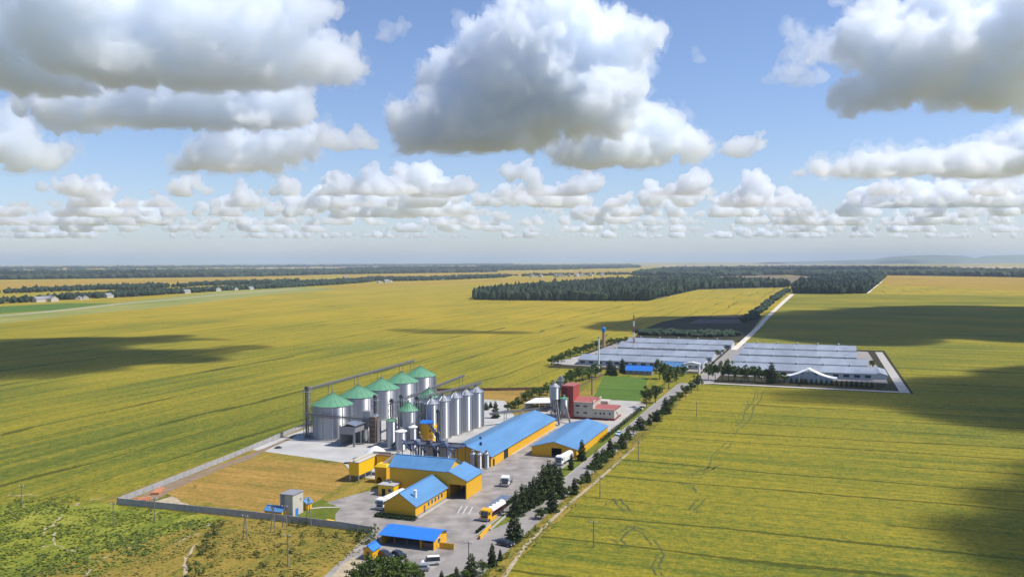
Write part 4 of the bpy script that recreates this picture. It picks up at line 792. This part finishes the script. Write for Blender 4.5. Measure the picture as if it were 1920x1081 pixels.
# weeds: countless low plants over the waste ground
def weeds(label, region, n, seed, hs, m, sz=.26):
    rng = np.random.default_rng(seed); mb = MB()
    while len(mb.f) < n:
        v, u = rng.uniform(region[0], region[1]), rng.uniform(region[2], region[3]); p = wv(v, u)
        if region[4] and not region[4](v, u): continue
        d = noise.noise(Vector((p.x * .11, p.y * .11, seed)))
        if d < rng.uniform(-.45, .35): continue
        s = hs * rng.uniform(.4, 1.2)
        leaf_quads(mb, np.array([p.x, p.y, s * .55]), 4, (s * .9, s * .9, s * .4), sz, rng, 0, .15, .8)
    return tag(mb.build('weeds', M[m]), label, kind='stuff')
weeds('green weeds covering the waste ground left of the site', (-290, -150, 120, 215, lambda v, u: (u < 188 if v > -190 else u < 188 - (-190 - v) * .45 + 26 * noise.noise(Vector((v * .05, u * .05, 3))))), 26000, 1, .4, 'weed', .34)
weeds('taller dark weeds in patches on the waste ground', (-250, -150, 130, 186, lambda v, u: u < 188 and noise.noise(Vector((v * .07, u * .07, 9))) > .12), 5000, 7, .75, 'leaf', .3)
weeds('sparse weeds over the dry scrub', (-150, -104, 130, 190, None), 7000, 2, .4, 'dryweed', .28)
weeds('weeds on the roadside verge', (-71, -66, 150, 420, None), 5000, 4, .5, 'weed', .2)
# ------------------------------------------------------------------ far woods and villages
ICO = bmesh.new(); bmesh.ops.create_icosphere(ICO, subdivisions=1, radius=1); IV = np.array([q.co[:] for q in ICO.verts]); IFc = np.array([[q.index for q in f.verts] for f in ICO.faces]); ICO.free()
def wood(name, label, pts, n, h, r, seed, m='forest', deeper=True):
    """a mass of crowns: pts outlines it on the ground"""
    rng = np.random.default_rng(seed); P = np.array([(p[0], p[1]) for p in pts]); lo, hi = P.min(0), P.max(0); V, Fs = [], []; k = 0
    def inside(x, y):
        c = False; j = len(P) - 1
        for i in range(len(P)):
            if (P[i][1] > y) != (P[j][1] > y) and x < (P[j][0] - P[i][0]) * (y - P[i][1]) / (P[j][1] - P[i][1]) + P[i][0]: c = not c
            j = i
        return c
    tries = 0
    while k < n and tries < n * 30:
        tries += 1
        x = rng.uniform(lo[0], hi[0]); y = lo[1] + (hi[1] - lo[1]) * (rng.uniform() ** (1.7 if deeper else 1))
        if not inside(x, y): continue
        f = 1 + .5 * (y - lo[1]) / max(1, lo[1]); hh = h * rng.uniform(.75, 1.12); rr = r * rng.uniform(.7, 1.3) * f
        q = IV * (1 + .28 * rng.normal(size=(len(IV), 1))) * [rr, rr, hh * .5] + [x, y, hh * .5]; V.append(q); Fs.append(IFc + k * len(IV)); k += 1
    me = bpy.data.meshes.new(name); me.from_pydata(np.concatenate(V).tolist(), [], np.concatenate(Fs).tolist()); me.materials.append(M[m]); o = bpy.data.objects.new(name, me); sc.collection.objects.link(o)
    return tag(o, label, kind='stuff')
wood('forest', 'dark pine wood beyond the fields', gpoly((889, 562), (1060, 564), (1215, 564), (1255, 555), (1310, 542.5), (1380, 540), (1484, 538.5), (1470, 534), (1340, 527), (1270, 524.5), (1130, 531), (960, 546), (910, 551), (889, 556)), 4600, 19, 4.6, 1)
wood('forest', 'dark wood right of the dirt road', gpoly((1486, 550), (1560, 551), (1624, 550), (1634, 541), (1650, 529), (1660, 518), (1570, 519), (1530, 528), (1492, 536)), 2800, 19, 5.5, 2)
wood('forest', 'broad far wood under the right horizon', gpoly((1190, 517), (1330, 518.5), (1480, 515), (1560, 521), (1660, 516), (1770, 516.5), (1935, 520), (1935, 512), (1800, 508), (1640, 503), (1400, 503), (1240, 506)), 5000, 24, 19, 3)
wood('forest', 'far wood on the left horizon', gpoly((-60, 525), (250, 521), (480, 518.5), (640, 514), (640, 507), (250, 509), (-60, 512)), 2200, 22, 18, 4)
wood('forest', 'far wood in the middle distance', gpoly((640, 514), (800, 512), (930, 510), (930, 502), (760, 502), (640, 505)), 1300, 22, 18, 5)
wood('forest', 'farthest blue belt of wood', gpoly((-60, 507), (500, 502), (960, 497), (960, 495), (500, 498), (-60, 503)), 900, 28, 40, 6)
wood('forest', 'farthest wood in the centre', gpoly((900, 508), (1080, 505), (1200, 502), (1180, 497), (900, 498.5)), 1000, 24, 28, 7)
def belt(label, pts, depth, n, h, r, seed):
    P = gpoly(*pts); Q = [Vector((p.x, p.y + depth, 0)) for p in P][::-1]; return wood('treeline', label, P + Q, n, h, r, seed, deeper=False)
belt('village trees along the far left road', [(-40, 572), (60, 566), (140, 561), (250, 556), (330, 551), (420, 545), (520, 540), (620, 534), (680, 530)], 260, 1500, 11, 5, 11)
belt('trees behind the far left village', [(-40, 552), (80, 548), (200, 543), (260, 546), (280, 541), (390, 535), (520, 532)], 300, 900, 12, 6, 12)
belt('tree belt in the middle distance', [(520, 537), (600, 533), (670, 527), (760, 527), (830, 525), (950, 520)], 420, 900, 13, 7, 13)
belt('scattered trees round the far village', [(950, 519), (1030, 517), (1100, 516), (1190, 515)], 300, 130, 13, 7, 14)
belt('tree belt along the dirt road', [(1397, 606), (1412, 600), (1432, 584), (1450, 568), (1468, 553), (1480, 546)], 26, 300, 7, 3.4, 15)
belt('dark thicket behind the left complex', [(1200, 628), (1260, 630), (1330, 632), (1388, 630)], 45, 260, 4, 3.2, 16)
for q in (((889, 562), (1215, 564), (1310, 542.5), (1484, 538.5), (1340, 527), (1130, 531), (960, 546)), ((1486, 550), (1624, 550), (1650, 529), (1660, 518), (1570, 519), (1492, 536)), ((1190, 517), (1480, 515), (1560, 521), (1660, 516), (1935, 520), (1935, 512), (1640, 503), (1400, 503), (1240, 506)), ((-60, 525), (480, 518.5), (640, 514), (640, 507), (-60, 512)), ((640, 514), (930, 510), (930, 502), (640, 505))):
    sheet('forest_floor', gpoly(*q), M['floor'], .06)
# far houses
hp = bpy.data.objects.new('house', None); sc.collection.objects.link(hp); gable(hp, -5, 5, 0, 12, 4.2, 7.6, wall='cream', roof='grey', over=.4); tag(hp, None, 'house')
hl = [(75, 563), (88, 562), (102, 560), (113, 562), (155, 559), (170, 558), (205, 555), (216, 554), (224, 553), (243, 553), (258, 550), (270, 549), (350, 547), (370, 545), (400, 543), (415, 543), (430, 541), (448, 541), (470, 540), (520, 537), (585, 533), (645, 521), (710, 528), (722, 527), (735, 526), (830, 523), (855, 521), (1000, 517), (1012, 517), (1040, 516), (1052, 516), (1066, 516), (1078, 516), (1092, 515), (1105, 515), (1130, 514), (1300, 497), (1330, 496), (1715, 505), (1740, 505), (1770, 505)]
for i, (px, py) in enumerate(hl):
    g = G(px, py + 2.5) - Vector((0, 18, 0)); rz = rs.uniform(-1.2, 1.2); s = rs.uniform(.95, 1.4) * (1 if g.y < 3200 else 1.6); lab = 'small pale house among the trees of the far village'
    if i == 0: hp.location = g; hp.rotation_euler = (0, 0, rz); hp['label'] = lab; hp['group'] = 'pale houses of the far villages'; hp.scale = (s, s, s)
    else: dup(hp, g, rz, lab, (s * (1.5 if i in (7, 8, 30) else 1), s, s), 'pale houses of the far villages')
# ------------------------------------------------------------------ clouds: real bodies of droplets with their own height, bases near 1000 m
def cloudmat(name, dens, aniso=.25):
    m = bpy.data.materials.new(name); m.use_nodes = True; n = m.node_tree; n.nodes.clear()
    o = n.nodes.new('ShaderNodeOutputMaterial'); v = n.nodes.new('ShaderNodeVolumePrincipled'); v.inputs['Color'].default_value = (.965, .981, 1.0, 1)
    v.inputs['Density'].default_value = dens; v.inputs['Anisotropy'].default_value = aniso; n.links.new(v.outputs[0], o.inputs['Volume']); return m
I2 = bmesh.new(); bmesh.ops.create_icosphere(I2, subdivisions=2, radius=1); IV2 = np.array([q.co[:] for q in I2.verts]); IF2 = np.array([[q.index for q in f.verts] for f in I2.faces]); I2.free()
def remesh(ob, vox):
    md = ob.modifiers.new('r', 'REMESH'); md.mode = 'VOXEL'; md.voxel_size = vox; old = ob.data
    nm = bpy.data.meshes.new_from_object(ob.evaluated_get(bpy.context.evaluated_depsgraph_get())); ob.modifiers.clear(); ob.data = nm; bpy.data.meshes.remove(old); return nm
def cloud_body(name, spheres, k, seed, m, base, kids=(9, 6), vox=2.3, amp=13, puffs=.35, rough=.6, flat=.3):
    """k = metres per photo pixel at its distance; a heap of billows grown from the given spheres, flat below"""
    rng = np.random.default_rng(seed); gen = spheres; allp = list(gen)
    for kn, (lo, hi) in zip(kids, ((.32, .6), (.3, .55), (.3, .5))):
        new = []
        for c, r in gen:
            for _ in range(kn):
                d = rng.normal(size=3); d[2] = abs(d[2]) - .2; d /= np.linalg.norm(d); new.append((c + d * (r * rng.uniform(.75, 1.02)), r * rng.uniform(lo, hi)))
        allp += new; gen = new
    for c, r in list(gen):
        if rng.random() < puffs: d = rng.normal(size=3); d /= np.linalg.norm(d); q = r * rng.uniform(.15, .4); allp.append((c + d * (r + q * rng.uniform(.5, 1.6)), q))
    V = np.concatenate([IV2 * [r, r, r * .85] + c for c, r in allp]); V[:, 2] = np.where(V[:, 2] < base, base - (base - V[:, 2]) * flat * .5, V[:, 2])
    me = bpy.data.meshes.new(name); me.from_pydata(V.tolist(), [], np.concatenate([IF2 + i * len(IV2) for i in range(len(allp))]).tolist()); ob = bpy.data.objects.new(name, me); sc.collection.objects.link(ob)
    nm = remesh(ob, vox * k); nv = len(nm.vertices); a = np.empty(nv * 3); nm.vertices.foreach_get('co', a); a = a.reshape(-1, 3); nr = np.empty(nv * 3); nm.vertices.foreach_get('normal', nr); nr = nr.reshape(-1, 3)
    s = 1 / (45 * k); out = np.empty(nv)
    for i, p in enumerate(a): q = Vector(p * s); out[i] = noise.fractal(q, 1.2 - rough, 2.1, 5) + 1.2 * (abs(noise.noise(q * 2.3)) + .6 * abs(noise.noise(q * 4.9))) - .35
    a += nr * (out * amp * k)[:, None]; a[:, 2] = np.where(a[:, 2] < base, base - (base - a[:, 2]) * flat, a[:, 2]); nm.vertices.foreach_set('co', a.ravel()); nm.update()
    nm = remesh(ob, vox * k); nm.materials.append(m); return ob
def cloud(label, blobs, D, seed, base=None, m=None, depth=.5, name='cloud', **kw):
    rng = np.random.default_rng(seed + 100); k = D / F; sp = []; zs = []
    for px, py, r in blobs:
        d = ray(px, py); sp.append((np.array(d * (D + rng.normal() * depth * r * k)) + [0, 0, CH], r * k)); zs.append(sp[-1][0][2] - r * k * .6)
    b_ = base if base is not None else min(zs); fr = kw.pop('fringe', 0); o = cloud_body(name, sp, k, seed, m or (NEAR if D < 6000 else CLOUD), b_, **kw)
    if fr: kw.pop('rough', 0); f = cloud_body('fringe', [(c, r * 1.06) for c, r in sp], k, seed, FRINGE, b_ - 25, kids=kw.get('kids', (9, 6))[:2], vox=2.1, amp=fr, puffs=.9, rough=.85); f.parent = o
    return tag(o, label, 'cloud')
CLOUD = cloudmat('cloud_droplets', .015, .62); NEAR = cloudmat('near_cloud_droplets', .019, .65); FRINGE = cloudmat('cloud_fringe', .0022, .4); WISP = cloudmat('thin_cloud', .0035); FAR = cloudmat('distant_cloud', .010, .4)
cloud('tallest white cumulus cloud towering in the middle of the sky', [(850, 255, 62), (800, 225, 45), (785, 275, 38), (880, 190, 80), (950, 130, 90), (1030, 70, 75), (1080, 120, 90), (1000, 200, 85), (1090, 180, 85), (1150, 105, 52), (920, 95, 40), (1050, 15, 45), (1190, 80, 28), (900, 270, 45), (960, 275, 30), (1130, 210, 50)], 7200, 1, 1010, kids=(10, 7, 3), amp=19, rough=.75, fringe=24)
cloud('cumulus cloud with spread shoulders right below the tallest one', [(1120, 255, 48), (1180, 235, 42), (1235, 262, 42), (1290, 280, 26), (1160, 300, 45), (1085, 290, 38), (1210, 300, 36), (1130, 325, 26)], 8200, 2, 1000, kids=(10, 7, 3), amp=19, rough=.75, fringe=24)
cloud('huge grey-bottomed cloud filling the upper left corner', [(40, 70, 110), (150, 40, 110), (280, 50, 100), (400, 70, 90), (510, 60, 65), (590, 120, 48), (480, 140, 70), (370, 150, 70), (240, 140, 80), (80, 160, 60), (560, 30, 42), (630, 105, 30), (-40, 60, 100)], 4300, 3, 960, kids=(10, 7, 3), flat=.6, amp=19, rough=.75, fringe=24)
cloud('long flat-based cloud under the huge upper left one', [(120, 205, 50), (210, 200, 55), (300, 195, 60), (390, 195, 60), (470, 190, 50), (550, 205, 30), (160, 225, 44), (250, 225, 48), (340, 222, 50), (430, 225, 50), (500, 215, 40), (110, 215, 30), (540, 240, 34), (300, 255, 30), (400, 265, 34), (480, 270, 36)], 5600, 4, 990, kids=(10, 7, 3), flat=.6, amp=19, rough=.75, fringe=24)
cloud('smaller heaped cloud below the long flat-based one', [(370, 310, 28), (430, 305, 34), (500, 300, 34), (545, 280, 30), (400, 320, 24), (470, 325, 24), (590, 255, 22), (580, 290, 18), (470, 280, 30), (400, 285, 26), (530, 255, 26), (440, 262, 24)], 8600, 5, 1010, fringe=30)
cloud('white cloud cut by the left edge of the photo', [(0, 270, 44), (45, 280, 36), (90, 292, 24), (-40, 270, 50), (30, 310, 22)], 8600, 6, 1010, fringe=28)
cloud('large grey-based cloud in the upper right corner', [(1660, 90, 62), (1740, 110, 70), (1830, 100, 80), (1910, 90, 90), (1700, 150, 55), (1780, 165, 50), (1860, 165, 55), (1950, 150, 70), (1620, 75, 38), (1780, 40, 60), (1870, 30, 70), (1600, 190, 28), (1650, 190, 30), (1960, 60, 90)], 4900, 7, 930, kids=(10, 7, 3), flat=.6, amp=19, rough=.75, fringe=24)
cloud('ragged small cloud left of the upper right one', [(1490, 75, 22), (1500, 125, 24), (1530, 100, 26), (1470, 140, 20), (1545, 80, 18), (1510, 150, 14)], 5600, 8, m=WISP, amp=22, puffs=.8)
cloud('small two-humped cloud alone in the right sky', [(1365, 285, 15), (1390, 280, 16), (1420, 270, 18), (1424, 250, 9), (1400, 285, 13)], 8200, 9)
cloud('broad heaped cloud low on the right', [(1540, 325, 18), (1590, 325, 24), (1640, 320, 32), (1690, 318, 34), (1745, 325, 32), (1800, 315, 34), (1860, 305, 38), (1910, 295, 40), (1950, 280, 50), (1660, 345, 24), (1720, 350, 26), (1780, 350, 26), (1850, 345, 30), (1500, 328, 10)], 9400, 10, 1000, fringe=26)
cloud('small faint cloud between the left cloud and the tall one', [(725, 68, 11), (742, 58, 13), (758, 48, 10), (738, 70, 9)], 5000, 11, m=WISP, amp=20)
cloud('thin ragged cloud at the top right of the sky', [(1560, 2, 12), (1590, 4, 14), (1620, 6, 12), (1650, 10, 9)], 4600, 12, m=WISP, amp=22)
cloud('small bright cloud right of the smaller heaped one', [(640, 270, 16), (665, 265, 18), (690, 272, 13), (612, 262, 18)], 8200, 13)
cloud('tiny wisp right of the tallest cloud', [(1298, 100, 6), (1303, 112, 5)], 5200, 14, m=WISP, amp=20)
# rows of smaller clouds shrinking towards the horizon
rc = np.random.default_rng(21); rows = []
for py, D, n, rr, w, fl in ((364, 12800, 9, 25, 3.0, 1.0), (385, 15500, 15, 24, 3.2, .95), (403, 19500, 19, 19, 3.8, .85), (419, 25000, 23, 14, 5.0, .8), (432, 32000, 25, 10, 7.5, .65), (443, 44000, 25, 7, 12, .5)):
    for i in range(n):
        px = -30 + (i + .5 + rc.uniform(-.5, .5)) * 1980 / n; r = rr * rc.choice((.4, .6, .8, 1.0, 1.2, 1.7)) * rc.uniform(.85, 1.15)
        bl = []
        for j in range(int(rc.integers(10, 20))):
            x_ = float(np.clip(rc.normal() * .55, -1.5, 1.5)); bl.append((px + x_ * r * w, py - (abs(rc.normal()) * fl * max(.15, 1 - .7 * abs(x_)) - .1) * r, r * rc.uniform(.4, .85) * max(.4, 1 - .45 * abs(x_))))
        rows.append((bl, D * rc.uniform(.94, 1.06), py))
for i, (bl, D, py) in enumerate(rows):
    o = cloud('', bl, D, 300 + i, base=CH + ray(bl[0][0], py + 3).z * D, name='clouds', m=FAR, depth=1.2, kids=(7, 4), vox=1.8, amp=8, puffs=.05, flat=.02); o['label'] = 'rows of small cumulus clouds near the horizon'; del o['category']; tag(o, kind='stuff')
for i, bl in enumerate((((620, 365, 22), (650, 352, 26), (700, 345, 26), (730, 362, 24), (680, 370, 24), (600, 380, 16)), ((820, 372, 18), (850, 362, 20), (875, 352, 18), (840, 380, 18)), ((960, 325, 16), (985, 322, 18), (1000, 345, 18)), ((1080, 355, 24), (1105, 345, 22), (1060, 375, 20), (1040, 390, 18)), ((1290, 358, 22), (1310, 345, 20), (1270, 372, 20), (1330, 375, 18), (1240, 380, 18)))):
    tag(cloud('', list(bl), 12000, 500 + i, base=1010, kids=(8, 5), vox=1.9, amp=9), f'{ORD[i]} bright cloud from the left in the row just above the horizon bank', group='bright clouds of the low row')
# clouds overhead, out of the frame, whose shadows lie on the fields
def over(label, spots, seed, h=1050, dens=.03, sc_=1.0, k=9):
    off = SD * (h / SD.z); sp = []
    for x, y, rx, z in spots: sp.append((np.array([x + off.x, y + off.y, h + z]), rx * sc_))
    o = cloud_body('clouds', sp, k, seed, cloudmat('overhead_cloud', dens), h - 40, kids=(8, 3), vox=2.0, amp=7, puffs=.5); return tag(o, label, kind='stuff')
over('cloud shading the left field', [(-300, 560, 55, 0), (-350, 640, 80, 10), (-430, 600, 90, 0), (-390, 720, 80, 0), (-520, 620, 110, 0), (-330, 760, 45, 0), (-235, 612, 30, 0), (-270, 645, 44, 0), (-215, 690, 20, 0), (-620, 560, 90, 0)], 31, dens=.04, sc_=.9, k=5)
over('cloud shading a strip of the middle field', [(-90, 860, 34, 0), (-55, 850, 40, 0), (-15, 840, 26, 0), ], 32, dens=.03, sc_=.8, k=3.5)
over('cloud shading the fields beyond the right complex', [(280, 900, 70, 0), (330, 1000, 90, 0), (430, 860, 80, 0), (450, 1010, 110, 0), (560, 940, 110, 0), (560, 1120, 110, 0), (680, 1050, 120, 0), (640, 1220, 120, 0), (760, 1160, 120, 0), (230, 980, 70, 0), (160, 930, 50, 0), (330, 800, 45, 0), (470, 780, 50, 0), (850, 1040, 130, 0), (700, 900, 120, 0)], 33, dens=.04, k=7)
over('cloud shading the right field', [(148, 436, 17, 0), (172, 452, 26, 0), (200, 470, 32, 0), (185, 408, 22, 0), (245, 385, 24, 0), (165, 425, 26, 0), (205, 432, 34, 0), (255, 432, 40, 0), (215, 400, 26, 0), (272, 400, 34, 0), (310, 450, 50, 0), (350, 520, 50, 0)], 34, dens=.05, sc_=.9, k=4)
over('cloud shading the right foreground', [(122, 190, 9, 0), (136, 208, 11, 0), (158, 240, 14, 0), (178, 268, 16, 0), (160, 200, 16, 0), (188, 230, 22, 0), (205, 280, 22, 0), (126, 178, 10, 0)], 35, dens=.08, k=2.5)
# ------------------------------------------------------------------ haze
hz = MB().box(-95000, 95000, -3500, 95000, -1, 340).build('haze', M['black']); hm = bpy.data.materials.new('haze_air'); hm.use_nodes = True; n = hm.node_tree; n.nodes.clear()
o_ = n.nodes.new('ShaderNodeOutputMaterial'); v_ = n.nodes.new('ShaderNodeVolumePrincipled'); v_.inputs['Color'].default_value = (.58, .70, .88, 1); v_.inputs['Density'].default_value = HAZE_DENSITY; v_.inputs['Anisotropy'].default_value = 0
n.links.new(v_.outputs[0], o_.inputs['Volume']); hz.data.materials.clear(); hz.data.materials.append(hm); tag(hz, 'thin pale blue haze over the land', kind='stuff')
